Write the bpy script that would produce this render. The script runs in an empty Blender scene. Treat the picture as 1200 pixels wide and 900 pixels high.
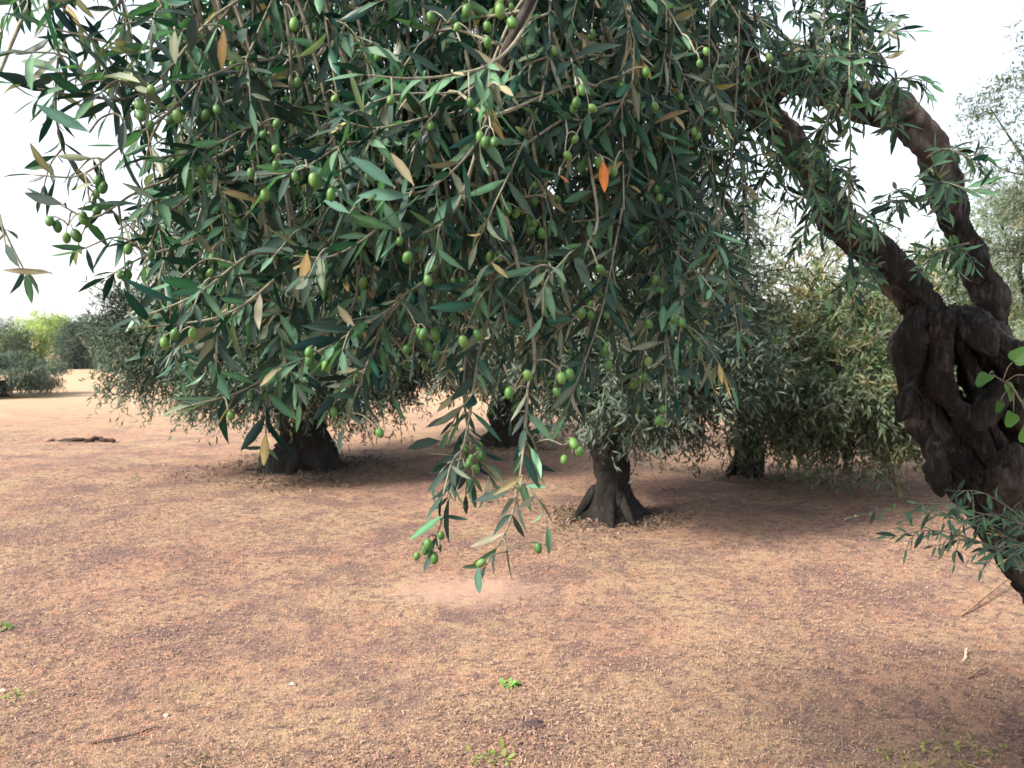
import bpy, math, random
import numpy as np
from mathutils import Vector, Matrix

rng = np.random.default_rng(7)
random.seed(7)
scene = bpy.context.scene
col = scene.collection

# ------------------------------------------------------------------ camera
F = 920.0                      # focal length in photo pixels (photo 1200 x 900)
CAM = np.array([0.0, 0.0, 1.5])
PITCH = math.atan(55.0 / F)    # horizon on photo row 395
cam_d = bpy.data.cameras.new('camera')
cam_d.sensor_width = 36.0
cam_d.lens = 36.0 * F / 1200.0
cam_d.clip_start = 0.05
cam_d.clip_end = 6000.0
cam_d.dof.use_dof = True
cam_d.dof.focus_distance = 1.5
cam_d.dof.aperture_fstop = 11.0
cam = bpy.data.objects.new('camera', cam_d)
col.objects.link(cam)
cam.location = CAM
cam.rotation_euler = (math.pi / 2 - PITCH, 0, 0)
scene.camera = cam

# ------------------------------------------------------------------ light
SUN_EL, SUN_AZ = math.radians(40), math.radians(-118)     # azimuth measured from +Y towards +X
world = bpy.data.worlds.new('World')
scene.world = world
world.use_nodes = True
wn = world.node_tree.nodes
wl = world.node_tree.links
sky = wn.new('ShaderNodeTexSky')
sky.sky_type = 'NISHITA'
sky.sun_disc = False
sky.sun_elevation = SUN_EL
sky.sun_rotation = SUN_AZ
sky.air_density = 1.0
sky.dust_density = 2.4
sky.ozone_density = 1.0
veil = wn.new('ShaderNodeMix'); veil.data_type = 'RGBA'      # thin even white cloud over the whole sky
veil.inputs['Factor'].default_value = 0.55
wl.new(sky.outputs[0], veil.inputs['A']); veil.inputs['B'].default_value = (4.6, 4.5, 4.45, 1)
wl.new(veil.outputs['Result'], wn['Background'].inputs[0])
wn['Background'].inputs[1].default_value = 0.10
sun_d = bpy.data.lights.new('sun', 'SUN')
sun_d.energy = 3.2
sun_d.angle = math.radians(16)
sun_d.color = (1.0, 0.90, 0.77)
sun = bpy.data.objects.new('sun', sun_d)
col.objects.link(sun)
sdir = Vector((math.sin(SUN_AZ) * math.cos(SUN_EL), math.cos(SUN_AZ) * math.cos(SUN_EL), math.sin(SUN_EL)))
sun.rotation_euler = sdir.to_track_quat('Z', 'Y').to_euler()
sun.location = (-6, -6, 9)
vs = scene.view_settings
vs.view_transform = 'Standard'
vs.look = 'None'
vs.exposure = 1.8
vs.gamma = 1.0
vs.use_curve_mapping = False
scene.cycles.max_bounces = 6
scene.cycles.diffuse_bounces = 2
scene.cycles.transparent_max_bounces = 8


# ------------------------------------------------------------------ helpers
def nrm(v):
    v = np.asarray(v, float)
    return v / (np.linalg.norm(v, axis=-1, keepdims=True) + 1e-12)


FWD = np.array([0, math.cos(PITCH), -math.sin(PITCH)])
UPV = np.array([0, math.sin(PITCH), math.cos(PITCH)])
RGT = np.array([1.0, 0, 0])


def ray(px, py):
    return RGT * (px - 600) / F + UPV * (450 - py) / F + FWD


def at(px, py, d):
    r = ray(px, py)
    return CAM + r * (d / r[1])


def proj(P):
    P = np.atleast_2d(P) - CAM
    z = np.maximum(P @ FWD, 1e-3)
    return np.stack([600 + F * (P @ RGT) / z, 450 - F * (P @ UPV) / z, z], 1)


def _h(ix, iy, iz):
    n = (ix * 374761393 + iy * 668265263 + iz * 2147483647 % 1274126177 + iz * 1440662683) & 0xffffffff
    n = ((n ^ (n >> 13)) * 1274126177) & 0xffffffff
    return ((n ^ (n >> 16)) & 0xffff) / 65535.0


def vnoise(P):
    P = np.asarray(P, float)
    i = np.floor(P).astype(np.int64)
    f = P - i
    f = f * f * (3 - 2 * f)
    r = 0
    for dx in (0, 1):
        for dy in (0, 1):
            for dz in (0, 1):
                w = (f[..., 0] if dx else 1 - f[..., 0]) * (f[..., 1] if dy else 1 - f[..., 1]) * (f[..., 2] if dz else 1 - f[..., 2])
                r = r + w * _h(i[..., 0] + dx, i[..., 1] + dy, i[..., 2] + dz)
    return r * 2 - 1


def fbm(P, o=4):
    r, a = 0, 1.0
    for k in range(o):
        r = r + a * vnoise(np.asarray(P) * 2 ** k + 17.3 * k)
        a *= 0.5
    return r


def gz(x, y):
    x = np.asarray(x, float); y = np.asarray(y, float)
    z0 = np.zeros_like(x)
    a = 0.05 * vnoise(np.stack([x * 0.35, y * 0.35, z0 + 3], -1)) + 0.016 * vnoise(np.stack([x * 1.7, y * 1.7, z0 + 9], -1))
    far = np.clip((np.hypot(x, y) - 12) / 30, 0, 1)
    return a * (1 - 0.5 * far) - 0.02


def ground(px, py):
    r = ray(px, py)
    s = (CAM[2]) / -r[2]
    p = CAM + r * s
    p[2] = gz(p[0], p[1])
    return p


def mesh_np(name, V, T, C=None, mats=(), smooth=False, mat_idx=None):
    V = np.asarray(V, np.float32); T = np.asarray(T, np.int32)
    me = bpy.data.meshes.new(name)
    me.vertices.add(len(V)); me.vertices.foreach_set('co', V.ravel())
    me.loops.add(T.size); me.loops.foreach_set('vertex_index', T.ravel())
    me.polygons.add(len(T))
    k = T.shape[1]
    me.polygons.foreach_set('loop_start', np.arange(0, T.size, k, dtype=np.int32))
    if mat_idx is not None:
        me.polygons.foreach_set('material_index', np.asarray(mat_idx, np.int32))
    me.update(calc_edges=True)
    if C is not None:
        a = me.color_attributes.new('tint', 'FLOAT_COLOR', 'POINT')
        c4 = np.ones((len(V), 4), np.float32); c4[:, :3] = C
        a.data.foreach_set('color', c4.ravel())
    if smooth:
        me.polygons.foreach_set('use_smooth', np.ones(len(T), bool))
    for m in mats:
        me.materials.append(m)
    return me


class Acc:
    def __init__(self):
        self.V, self.T, self.C, self.n = [], [], [], 0

    def add(self, V, T, C=None):
        V = np.asarray(V, float)
        self.V.append(V); self.T.append(np.asarray(T) + self.n)
        if C is not None:
            C = np.asarray(C, float)
            self.C.append(np.broadcast_to(C, (len(V), 3)))
        self.n += len(V)

    def obj(self, name, mats, parent=None, smooth=False):
        me = mesh_np(name, np.concatenate(self.V), np.concatenate(self.T),
                     np.concatenate(self.C) if self.C else None, mats, smooth)
        return link(name, me, parent)


def link(name, me, parent=None):
    o = bpy.data.objects.new(name, me)
    col.objects.link(o)
    if parent is not None:
        o.parent = parent
    return o


def tag(o, label, cat, group=None):
    o['label'] = label; o['category'] = cat
    if group:
        o['group'] = group
    return o


def empty(name, loc=(0, 0, 0)):
    o = bpy.data.objects.new(name, None)
    o.empty_display_size = 0.1
    col.objects.link(o)
    o.location = [float(v) for v in loc]
    return o


def spline(pts, n):
    """Catmull-Rom through pts, n samples."""
    P = np.asarray(pts, float)
    P = np.vstack([2 * P[0] - P[1], P, 2 * P[-1] - P[-2]])
    m = len(P) - 3
    t = np.linspace(0, m - 1e-9, n)
    i = t.astype(int); f = (t - i)[:, None]
    a, b, c, d = P[i], P[i + 1], P[i + 2], P[i + 3]
    return 0.5 * (2 * b + (c - a) * f + (2 * a - 5 * b + 4 * c - d) * f ** 2 + (3 * b - a - 3 * c + d) * f ** 3)


def frames(P):
    T = np.gradient(P, axis=0); T = nrm(T)
    N = np.zeros_like(T)
    u = np.cross(T[0], [0, 0, 1.0])
    if np.linalg.norm(u) < 1e-3:
        u = np.cross(T[0], [1.0, 0, 0])
    N[0] = nrm(u)
    for k in range(1, len(P)):
        v = N[k - 1] - T[k] * (N[k - 1] @ T[k])
        N[k] = nrm(v)
    return T, N, np.cross(T, N)


def tube(P, R, seg=6, disp=None, cap=True):
    P = np.asarray(P, float); n = len(P)
    R = np.broadcast_to(np.asarray(R, float), (n,))
    T, N, B = frames(P)
    th = np.linspace(0, 2 * math.pi, seg, endpoint=False)
    rad = R[:, None] * np.ones(seg)
    if disp is not None:
        L = np.concatenate([[0], np.cumsum(np.linalg.norm(np.diff(P, axis=0), axis=1))])
        rad = rad * disp(L[:, None] * np.ones(seg), th[None, :] * np.ones((n, 1)), P)
    V = P[:, None] + rad[..., None] * (np.cos(th)[None, :, None] * N[:, None] + np.sin(th)[None, :, None] * B[:, None])
    V = V.reshape(-1, 3)
    i = np.arange(n - 1)[:, None] * seg; j = np.arange(seg)[None]
    a = i + j; b = i + (j + 1) % seg
    tri = np.concatenate([np.stack([a, b, b + seg], -1).reshape(-1, 3), np.stack([a, b + seg, a + seg], -1).reshape(-1, 3)])
    if cap:
        V = np.vstack([V, P[-1] + T[-1] * R[-1] * 0.6, P[0] - T[0] * R[0] * 0.3])
        e = (n - 1) * seg; jj = np.arange(seg); k = (jj + 1) % seg
        tri = np.concatenate([tri, np.stack([e + jj, e + k, np.full(seg, n * seg)], -1), np.stack([k, jj, np.full(seg, n * seg + 1)], -1)])
    return V, tri


# ------------------------------------------------------------------ materials
def mat(name):
    m = bpy.data.materials.new(name); m.use_nodes = True
    nt = m.node_tree
    return m, nt.nodes, nt.links, nt.nodes['Principled BSDF']


def leaf_material(name, back=(0.075, 0.115, 0.09), backmix=0.42, rough=0.42, trans=0.16, spec=0.24):
    m, N, L, b = mat(name)
    at_ = N.new('ShaderNodeAttribute'); at_.attribute_name = 'tint'
    geo = N.new('ShaderNodeNewGeometry')
    no = N.new('ShaderNodeTexNoise'); no.inputs['Scale'].default_value = 90; no.inputs['Detail'].default_value = 3
    tc = N.new('ShaderNodeTexCoord'); L.new(tc.outputs['Object'], no.inputs['Vector'])
    mr = N.new('ShaderNodeMapRange'); mr.inputs['To Min'].default_value = 0.72; mr.inputs['To Max'].default_value = 1.28
    L.new(no.outputs['Fac'], mr.inputs['Value'])
    mul = N.new('ShaderNodeVectorMath'); mul.operation = 'SCALE'
    L.new(at_.outputs['Color'], mul.inputs[0]); L.new(mr.outputs[0], mul.inputs['Scale'])
    # two leaf faces: glossy dark upper, felted silver lower
    bk = N.new('ShaderNodeMix'); bk.data_type = 'RGBA'; bk.inputs['Factor'].default_value = backmix
    L.new(mul.outputs[0], bk.inputs['A']); bk.inputs['B'].default_value = (*back, 1)
    sel = N.new('ShaderNodeMix'); sel.data_type = 'RGBA'
    L.new(geo.outputs['Backfacing'], sel.inputs['Factor']); L.new(mul.outputs[0], sel.inputs['A']); L.new(bk.outputs['Result'], sel.inputs['B'])
    L.new(sel.outputs['Result'], b.inputs['Base Color'])
    r = N.new('ShaderNodeMapRange'); r.inputs['To Min'].default_value = rough; r.inputs['To Max'].default_value = 0.75
    L.new(geo.outputs['Backfacing'], r.inputs['Value']); L.new(r.outputs[0], b.inputs['Roughness'])
    b.inputs['Specular IOR Level'].default_value = spec
    tr = N.new('ShaderNodeBsdfTranslucent'); 
    g = N.new('ShaderNodeVectorMath'); g.operation = 'MULTIPLY'; g.inputs[1].default_value = (1.3, 1.7, 0.7)
    L.new(mul.outputs[0], g.inputs[0]); L.new(g.outputs[0], tr.inputs['Color'])
    mx = N.new('ShaderNodeMixShader'); mx.inputs[0].default_value = trans
    L.new(b.outputs[0], mx.inputs[1]); L.new(tr.outputs[0], mx.inputs[2])
    L.new(mx.outputs[0], N['Material Output'].inputs['Surface'])
    return m


def tint_material(name, rough=0.8, nscale=60, lo=0.7, hi=1.3, bump=0.0, trans=0):
    m, N, L, b = mat(name)
    a = N.new('ShaderNodeAttribute'); a.attribute_name = 'tint'
    tc = N.new('ShaderNodeTexCoord')
    no = N.new('ShaderNodeTexNoise'); no.inputs['Scale'].default_value = nscale; no.inputs['Detail'].default_value = 4
    L.new(tc.outputs['Object'], no.inputs['Vector'])
    mr = N.new('ShaderNodeMapRange'); mr.inputs['From Min'].default_value = 0.3; mr.inputs['From Max'].default_value = 0.7
    mr.inputs['To Min'].default_value = lo; mr.inputs['To Max'].default_value = hi
    L.new(no.outputs['Fac'], mr.inputs['Value'])
    mul = N.new('ShaderNodeVectorMath'); mul.operation = 'SCALE'
    L.new(a.outputs['Color'], mul.inputs[0]); L.new(mr.outputs[0], mul.inputs['Scale'])
    L.new(mul.outputs[0], b.inputs['Base Color'])
    b.inputs['Roughness'].default_value = rough
    b.inputs['Specular IOR Level'].default_value = 0.25
    if bump:
        bp = N.new('ShaderNodeBump'); bp.inputs['Strength'].default_value = bump; bp.inputs['Distance'].default_value = 0.01
        L.new(no.outputs['Fac'], bp.inputs['Height']); L.new(bp.outputs[0], b.inputs['Normal'])
    return m


def ramp(N, pts):
    r = N.new('ShaderNodeValToRGB')
    e = r.color_ramp.elements
    while len(e) < len(pts):
        e.new(0.5)
    for k, (p, c) in enumerate(pts):
        e[k].position = p; e[k].color = (*c, 1)
    return r


def bark_material(name, dark, mid, light, scale=14, stretch=0.35, dist=0.035):
    m, N, L, b = mat(name)
    tc = N.new('ShaderNodeTexCoord')
    mp = N.new('ShaderNodeMapping'); mp.inputs['Scale'].default_value = (1, 1, stretch)
    L.new(tc.outputs['Object'], mp.inputs['Vector'])
    n1 = N.new('ShaderNodeTexNoise'); n1.inputs['Scale'].default_value = scale; n1.inputs['Detail'].default_value = 8; n1.inputs['Roughness'].default_value = 0.78; n1.inputs['Distortion'].default_value = 0.6
    L.new(mp.outputs[0], n1.inputs['Vector'])
    n2 = N.new('ShaderNodeTexVoronoi'); n2.feature = 'DISTANCE_TO_EDGE'; n2.inputs['Scale'].default_value = scale * 1.8
    L.new(mp.outputs[0], n2.inputs['Vector'])
    n3 = N.new('ShaderNodeTexNoise'); n3.inputs['Scale'].default_value = 3.0; n3.inputs['Detail'].default_value = 4
    L.new(tc.outputs['Object'], n3.inputs['Vector'])
    r = ramp(N, [(0.40, dark), (0.51, mid), (0.63, light)])
    ad = N.new('ShaderNodeMath'); ad.operation = 'MULTIPLY_ADD'; ad.inputs[1].default_value = 0.55
    L.new(n3.outputs['Fac'], ad.inputs[0])
    hm = N.new('ShaderNodeMath'); hm.operation = 'MULTIPLY'; hm.inputs[1].default_value = 0.48
    L.new(n1.outputs['Fac'], hm.inputs[0]); L.new(hm.outputs[0], ad.inputs[2])
    mps = N.new('ShaderNodeMapping'); mps.inputs['Scale'].default_value = (1, 1, 0.16); L.new(tc.outputs['Object'], mps.inputs['Vector'])
    n5 = N.new('ShaderNodeTexNoise'); n5.inputs['Scale'].default_value = scale * 3.2; n5.inputs['Detail'].default_value = 6; n5.inputs['Roughness'].default_value = 0.7; n5.inputs['Distortion'].default_value = 1.0
    L.new(mps.outputs[0], n5.inputs['Vector'])
    q5 = N.new('ShaderNodeMapRange'); q5.inputs['From Min'].default_value = 0.52; q5.inputs['From Max'].default_value = 0.68; q5.inputs['To Max'].default_value = 0.5
    L.new(n5.outputs['Fac'], q5.inputs['Value'])
    x5 = N.new('ShaderNodeMix'); x5.data_type = 'RGBA'; L.new(q5.outputs[0], x5.inputs['Factor'])
    L.new(ad.outputs[0], r.inputs[0]); L.new(r.outputs[0], x5.inputs['A']); x5.inputs['B'].default_value = (*light, 1)
    L.new(x5.outputs['Result'], b.inputs['Base Color'])
    b.inputs['Roughness'].default_value = 0.9; b.inputs['Specular IOR Level'].default_value = 0.2
    mn = N.new('ShaderNodeMath'); mn.operation = 'MINIMUM'; mn.inputs[1].default_value = 0.12
    L.new(n2.outputs['Distance'], mn.inputs[0])
    sm = N.new('ShaderNodeMath'); sm.operation = 'MULTIPLY_ADD'; sm.inputs[1].default_value = 0.7
    L.new(mn.outputs[0], sm.inputs[0]); L.new(n1.outputs['Fac'], sm.inputs[2])
    n4 = N.new('ShaderNodeTexNoise'); n4.noise_type = 'RIDGED_MULTIFRACTAL'; n4.inputs['Scale'].default_value = scale * 1.6; n4.inputs['Detail'].default_value = 8
    mp4 = N.new('ShaderNodeMapping'); mp4.inputs['Scale'].default_value = (1, 1, 0.5); L.new(tc.outputs['Object'], mp4.inputs['Vector']); L.new(mp4.outputs[0], n4.inputs['Vector'])
    s4 = N.new('ShaderNodeMath'); s4.operation = 'MULTIPLY_ADD'; s4.inputs[1].default_value = -1.6
    L.new(n4.outputs['Fac'], s4.inputs[0]); L.new(sm.outputs[0], s4.inputs[2])
    bp = N.new('ShaderNodeBump'); bp.inputs['Strength'].default_value = 1.0; bp.inputs['Distance'].default_value = dist
    L.new(s4.outputs[0], bp.inputs['Height']); L.new(bp.outputs[0], b.inputs['Normal'])
    return m


M_LEAF = leaf_material('olive_leaf')
M_FAR = leaf_material('olive_leaf_far', back=(0.15, 0.175, 0.13), backmix=0.4, rough=0.55, trans=0.22, spec=0.35)
M_BROAD = leaf_material('broad_leaf', back=(0.2, 0.36, 0.12), backmix=0.5, rough=0.5, trans=0.3)
M_BARK = bark_material('old_olive_bark', (0.008, 0.0075, 0.007), (0.022, 0.019, 0.0175), (0.15, 0.128, 0.118), 16, 0.3)
M_BARK2 = bark_material('olive_bark', (0.008, 0.007, 0.0065), (0.018, 0.016, 0.0145), (0.045, 0.04, 0.036), 10)
M_TWIG = bark_material('twig_bark', (0.07, 0.068, 0.05), (0.16, 0.155, 0.115), (0.32, 0.31, 0.235), 60, 1, 0.002)
M_STRAW = tint_material('dry_straw', 0.85)
M_CLOD = tint_material('clod', 0.95, 40, 0.6, 1.3, 0.6)

m, N, L, b = mat('green_olive')
tc = N.new('ShaderNodeTexCoord'); no = N.new('ShaderNodeTexNoise'); no.inputs['Scale'].default_value = 120
oi = N.new('ShaderNodeObjectInfo')
L.new(tc.outputs['Object'], no.inputs['Vector'])
mxr = N.new('ShaderNodeMath'); mxr.operation = 'MULTIPLY_ADD'; mxr.inputs[1].default_value = 0.55
L.new(oi.outputs['Random'], mxr.inputs[0])
hh = N.new('ShaderNodeMath'); hh.operation = 'MULTIPLY'; hh.inputs[1].default_value = 0.45
L.new(no.outputs['Fac'], hh.inputs[0]); L.new(hh.outputs[0], mxr.inputs[2])
r = ramp(N, [(0.1, (0.022, 0.075, 0.018)), (0.5, (0.05, 0.15, 0.026)), (0.9, (0.12, 0.22, 0.05))])
L.new(mxr.outputs[0], r.inputs[0]); L.new(r.outputs[0], b.inputs['Base Color'])
b.inputs['Roughness'].default_value = 0.55
b.inputs['Subsurface Weight'].default_value = 0.0
M_OLIVE = m

# ground: dried mown grass over reddish soil
m, N, L, b = mat('dry_grass_soil')
tc = N.new('ShaderNodeTexCoord')
def gnoise(scale, detail=5, rough=0.6, dist=0.0, sx=1, sy=1):
    mp = N.new('ShaderNodeMapping'); mp.inputs['Scale'].default_value = (sx, sy, 1)
    L.new(tc.outputs['Object'], mp.inputs['Vector'])
    n = N.new('ShaderNodeTexNoise'); n.inputs['Scale'].default_value = scale; n.inputs['Detail'].default_value = detail
    n.inputs['Roughness'].default_value = rough; n.inputs['Distortion'].default_value = dist
    L.new(mp.outputs[0], n.inputs['Vector'])
    return n.outputs['Fac']
def mixc(f, a, bb):
    x = N.new('ShaderNodeMix'); x.data_type = 'RGBA'
    for s, v in (('Factor', f), ('A', a), ('B', bb)):
        if hasattr(v, 'links'):
            L.new(v, x.inputs[s])
        elif s == 'Factor':
            x.inputs[s].default_value = v
        else:
            x.inputs[s].default_value = (*v, 1)
    return x.outputs['Result']
def sharp(v, lo, hi):
    q = N.new('ShaderNodeMapRange'); q.inputs['From Min'].default_value = lo; q.inputs['From Max'].default_value = hi
    L.new(v, q.inputs['Value']); return q.outputs[0]
STRAW, SOIL, DARK, OLV, PALE = (0.39, 0.275, 0.175), (0.37, 0.215, 0.15), (0.135, 0.09, 0.085), (0.25, 0.22, 0.12), (0.47, 0.35, 0.26)
c = mixc(sharp(gnoise(0.7, 6, 0.65), 0.38, 0.62), STRAW, SOIL)
c = mixc(sharp(gnoise(1.6, 7, 0.74, 0.5), 0.47, 0.60), c, (0.185, 0.115, 0.105))
c = mixc(sharp(gnoise(5.5, 6, 0.72, 0.3), 0.55, 0.68), c, (0.36, 0.18, 0.12))
c = mixc(sharp(gnoise(1.1, 5, 0.7), 0.60, 0.75), c, OLV)
c = mixc(sharp(gnoise(16, 7, 0.8), 0.48, 0.60), c, DARK)
c = mixc(sharp(gnoise(55, 4, 0.7), 0.60, 0.75), c, PALE)
c = mixc(sharp(gnoise(140, 3, 0.7), 0.55, 0.68), c, DARK)
# paler, drier grass with distance (the open field), and one bare sandy patch
sep = N.new('ShaderNodeSeparateXYZ'); L.new(tc.outputs['Object'], sep.inputs[0])
farf = sharp(sep.outputs['Y'], 9.0, 20.0)
fm = N.new('ShaderNodeMath'); fm.operation = 'MULTIPLY'; fm.inputs[1].default_value = 0.75; L.new(farf, fm.inputs[0])
c = mixc(fm.outputs[0], c, (0.47, 0.34, 0.22))
sp = ground(548, 682)
vd = N.new('ShaderNodeVectorMath'); vd.operation = 'SUBTRACT'; vd.inputs[1].default_value = (sp[0], sp[1], 0); L.new(tc.outputs['Object'], vd.inputs[0])
vm = N.new('ShaderNodeVectorMath'); vm.operation = 'MULTIPLY'; vm.inputs[1].default_value = (1.7, 2.6, 0); L.new(vd.outputs[0], vm.inputs[0])
vl = N.new('ShaderNodeVectorMath'); vl.operation = 'LENGTH'; L.new(vm.outputs[0], vl.inputs[0])
dn = N.new('ShaderNodeMath'); dn.operation = 'MULTIPLY_ADD'; dn.inputs[1].default_value = 1.6; L.new(gnoise(4, 5, 0.7), dn.inputs[0]); L.new(vl.outputs['Value'], dn.inputs[2])
pt = N.new('ShaderNodeMapRange'); pt.inputs['From Min'].default_value = 1.9; pt.inputs['From Max'].default_value = 1.1; pt.inputs['To Max'].default_value = 0.7
L.new(dn.outputs[0], pt.inputs['Value'])
c = mixc(pt.outputs[0], c, (0.45, 0.30, 0.225))
L.new(c, b.inputs['Base Color'])
b.inputs['Roughness'].default_value = 0.95; b.inputs['Specular IOR Level'].default_value = 0.1
h1 = gnoise(30, 6, 0.75); h2 = gnoise(140, 3, 0.7)
hs = N.new('ShaderNodeMath'); hs.operation = 'ADD'; L.new(h1, hs.inputs[0]); L.new(h2, hs.inputs[1])
bp = N.new('ShaderNodeBump'); bp.inputs['Strength'].default_value = 0.7; bp.inputs['Distance'].default_value = 0.02
L.new(hs.outputs[0], bp.inputs['Height']); L.new(bp.outputs[0], b.inputs['Normal'])
M_GROUND = m

m, N, L, b = mat('hill_scrub')
tc = N.new('ShaderNodeTexCoord'); no = N.new('ShaderNodeTexNoise'); no.inputs['Scale'].default_value = 0.02; no.inputs['Detail'].default_value = 6
L.new(tc.outputs['Object'], no.inputs['Vector'])
r = ramp(N, [(0.35, (0.05, 0.075, 0.05)), (0.65, (0.13, 0.14, 0.08))]); L.new(no.outputs['Fac'], r.inputs[0]); L.new(r.outputs[0], b.inputs['Base Color'])
b.inputs['Roughness'].default_value = 1.0
M_HILL = m

# ------------------------------------------------------------------ ground and far hill
def axis(lo, hi, n, k):
    s = np.linspace(math.asinh(lo * k), math.asinh(hi * k), n)
    return np.sinh(s) / k
gx = axis(-1600, 1600, 301, 0.25); gy = axis(-60, 1700, 301, 0.12)
X, Y = np.meshgrid(gx, gy)
Z = gz(X, Y)
V = np.stack([X, Y, Z], -1).reshape(-1, 3)
ii = np.arange(300)[:, None] * 301 + np.arange(300)[None]
Q = np.stack([ii, ii + 1, ii + 302, ii + 301], -1).reshape(-1, 4)
g = link('ground', mesh_np('ground', V, Q, mats=[M_GROUND], smooth=True)); g['kind'] = 'structure'

hx = np.linspace(-1500, 900, 160); hy = np.linspace(1150, 1500, 14)
X, Y = np.meshgrid(hx, hy)
prof = np.sin((Y - 1150) / 350 * math.pi) ** 0.8
Z = prof * (30 + 11 * fbm(np.stack([X * 0.0035, Y * 0.003, X * 0], -1), 4)) * np.clip((1000 - np.abs(X + 350)) / 500, 0.25, 1) - 1.5
ii = np.arange(13)[:, None] * 160 + np.arange(159)[None]
hl = link('hill', mesh_np('hill', np.stack([X, Y, Z], -1).reshape(-1, 3), np.stack([ii, ii + 1, ii + 161, ii + 160], -1).reshape(-1, 4), mats=[M_HILL], smooth=True))
hl['kind'] = 'structure'

# ------------------------------------------------------------------ leaves
ST = [(0.12, 0.36), (0.34, 0.94), (0.64, 0.92), (0.87, 0.42)]
LV = [(0, 0, 0)]
for t, w in ST:
    LV += [(t, -w, 1), (t, 0, 0), (t, w, 1)]
LV += [(1, 0, 0)]
LV = np.array(LV, float)                 # (t, across, edge flag)
LT = [(0, 2, 1), (0, 3, 2)]
for k in range(3):
    o = 1 + 3 * k
    for a in (0, 1):
        LT += [(o + a, o + a + 1, o + a + 4), (o + a, o + a + 4, o + a + 3)]
LT += [(10, 11, 13), (11, 12, 13)]
LT = np.array(LT)
SV = np.array([(0, 0, 0), (0.5, -1, 1), (0.5, 1, 1), (1, 0, 0)], float)
STr = np.array([(0, 3, 1), (0, 2, 3)])


def leaf_local(tpl, ln, wd, bend, fold, side):
    """(N leaves) local coords: x along the leaf, y across, z towards upper face."""
    t = tpl[None, :, 0]; a = tpl[None, :, 1]
    x = t * ln[:, None] * (1 - 0.12 * np.abs(bend[:, None]) * t)
    y = a * wd[:, None] * 0.5 + side[:, None] * ln[:, None] * t * t
    z = np.abs(a) * wd[:, None] * 0.5 * fold[:, None] - bend[:, None] * ln[:, None] * t * t * 0.55
    return np.stack([x, y, z], -1)


class Leaves:
    def __init__(self):
        self.p, self.d, self.n, self.l, self.w, self.c, self.twig = [], [], [], [], [], [], []

    def arr(self):
        for k in 'p d n l w c twig'.split():
            setattr(self, k, np.array(getattr(self, k)))
        nL = len(self.p)
        self.d = nrm(self.d); self.n = nrm(self.n - self.d * np.sum(self.n * self.d, 1, keepdims=True))
        self.s = np.cross(self.n, self.d)
        self.bend = rng.normal(0.2, 0.32, nL); self.fold = rng.uniform(0.1, 0.65, nL); self.side = rng.normal(0, 0.06, nL)

    def world(self, idx, tpl, tris):
        lo = leaf_local(tpl, self.l[idx], self.w[idx], self.bend[idx], self.fold[idx], self.side[idx])
        R = np.stack([self.d[idx], self.s[idx], self.n[idx]], 2)     # columns
        W = np.einsum('nij,nkj->nki', R, lo) + self.p[idx][:, None]
        k = len(tpl)
        T = tris[None] + (np.arange(len(idx)) * k)[:, None, None]
        C = np.repeat(self.c[idx], k, 0)
        if k == 14:          # paler midrib
            C = C * np.tile(np.where(tpl[:, 2] > 0, 0.9, 1.4), len(idx))[:, None]
        return W.reshape(-1, 3), T.reshape(-1, 3), C


def pick_tint(young=0.0):
    u = random.random()
    j = random.uniform(0.72, 1.3)
    if u < 0.012:
        c = (0.38, 0.29, 0.13)             # yellowed
    elif u < 0.045:
        c = (0.20, 0.175, 0.13)             # drying
    elif u < 0.115:
        c = (0.17, 0.20, 0.15)             # pale silvery
    elif u < 0.22 + young:
        c = (0.075, 0.18, 0.10)          # fresh
    elif u < 0.45:
        c = (0.020, 0.076, 0.052)
    else:
        c = (0.005, 0.026, 0.0225)
    return [c[0] * j, c[1] * j, c[2] * j * random.uniform(0.9, 1.1)]


def grow(P, lv, twig, start=0.3, step=0.019, size=0.052, young=0.0, keep=0.93):
    """hang pairs of leaves on a twig path"""
    L = np.concatenate([[0], np.cumsum(np.linalg.norm(np.diff(P, axis=0), axis=1))])
    T, Nn, B = frames(P)
    s = L[-1] * start + random.uniform(0, step); node = 0
    ph0 = random.uniform(0, 6.28)
    while s < L[-1]:
        q = np.array([np.interp(s, L, P[:, k]) for k in range(3)])
        i = min(int(np.searchsorted(L, s)), len(P) - 1)
        t, n_, b_ = T[i], Nn[i], B[i]
        ph = ph0 + node * 1.57 + random.gauss(0, 0.35)
        for sg in (0, math.pi):
            if random.random() > keep:
                continue
            a = math.radians(random.gauss(50, 15))
            sd = math.cos(ph + sg) * n_ + math.sin(ph + sg) * b_
            d = nrm(math.cos(a) * t + math.sin(a) * sd + np.array([0, 0, -random.uniform(0.0, 0.45)]) + rng.normal(0, 0.12, 3))
            up = nrm(0.45 * t - 0.3 * sd) * 0.7 + np.array([0, 0, 0.75]) + rng.normal(0, 0.35, 3)
            ln = size * random.uniform(0.66, 1.22) * (0.62 if s > L[-1] - 0.02 else 1)
            lv.p.append(q); lv.d.append(d); lv.n.append(up); lv.l.append(ln); lv.w.append(ln * random.uniform(0.17, 0.24))
            lv.c.append(pick_tint(young)); lv.twig.append(twig)
        node += 1
        s += step * random.uniform(0.75, 1.35)
    # terminal leaf
    lv.p.append(P[-1]); lv.d.append(T[-1] + rng.normal(0, 0.15, 3)); lv.n.append(np.array([0, -0.4, 0.8]) + rng.normal(0, 0.3, 3))
    lv.l.append(size * random.uniform(0.6, 0.9)); lv.w.append(size * 0.16); lv.c.append(pick_tint(young + 0.2)); lv.twig.append(twig)


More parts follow.
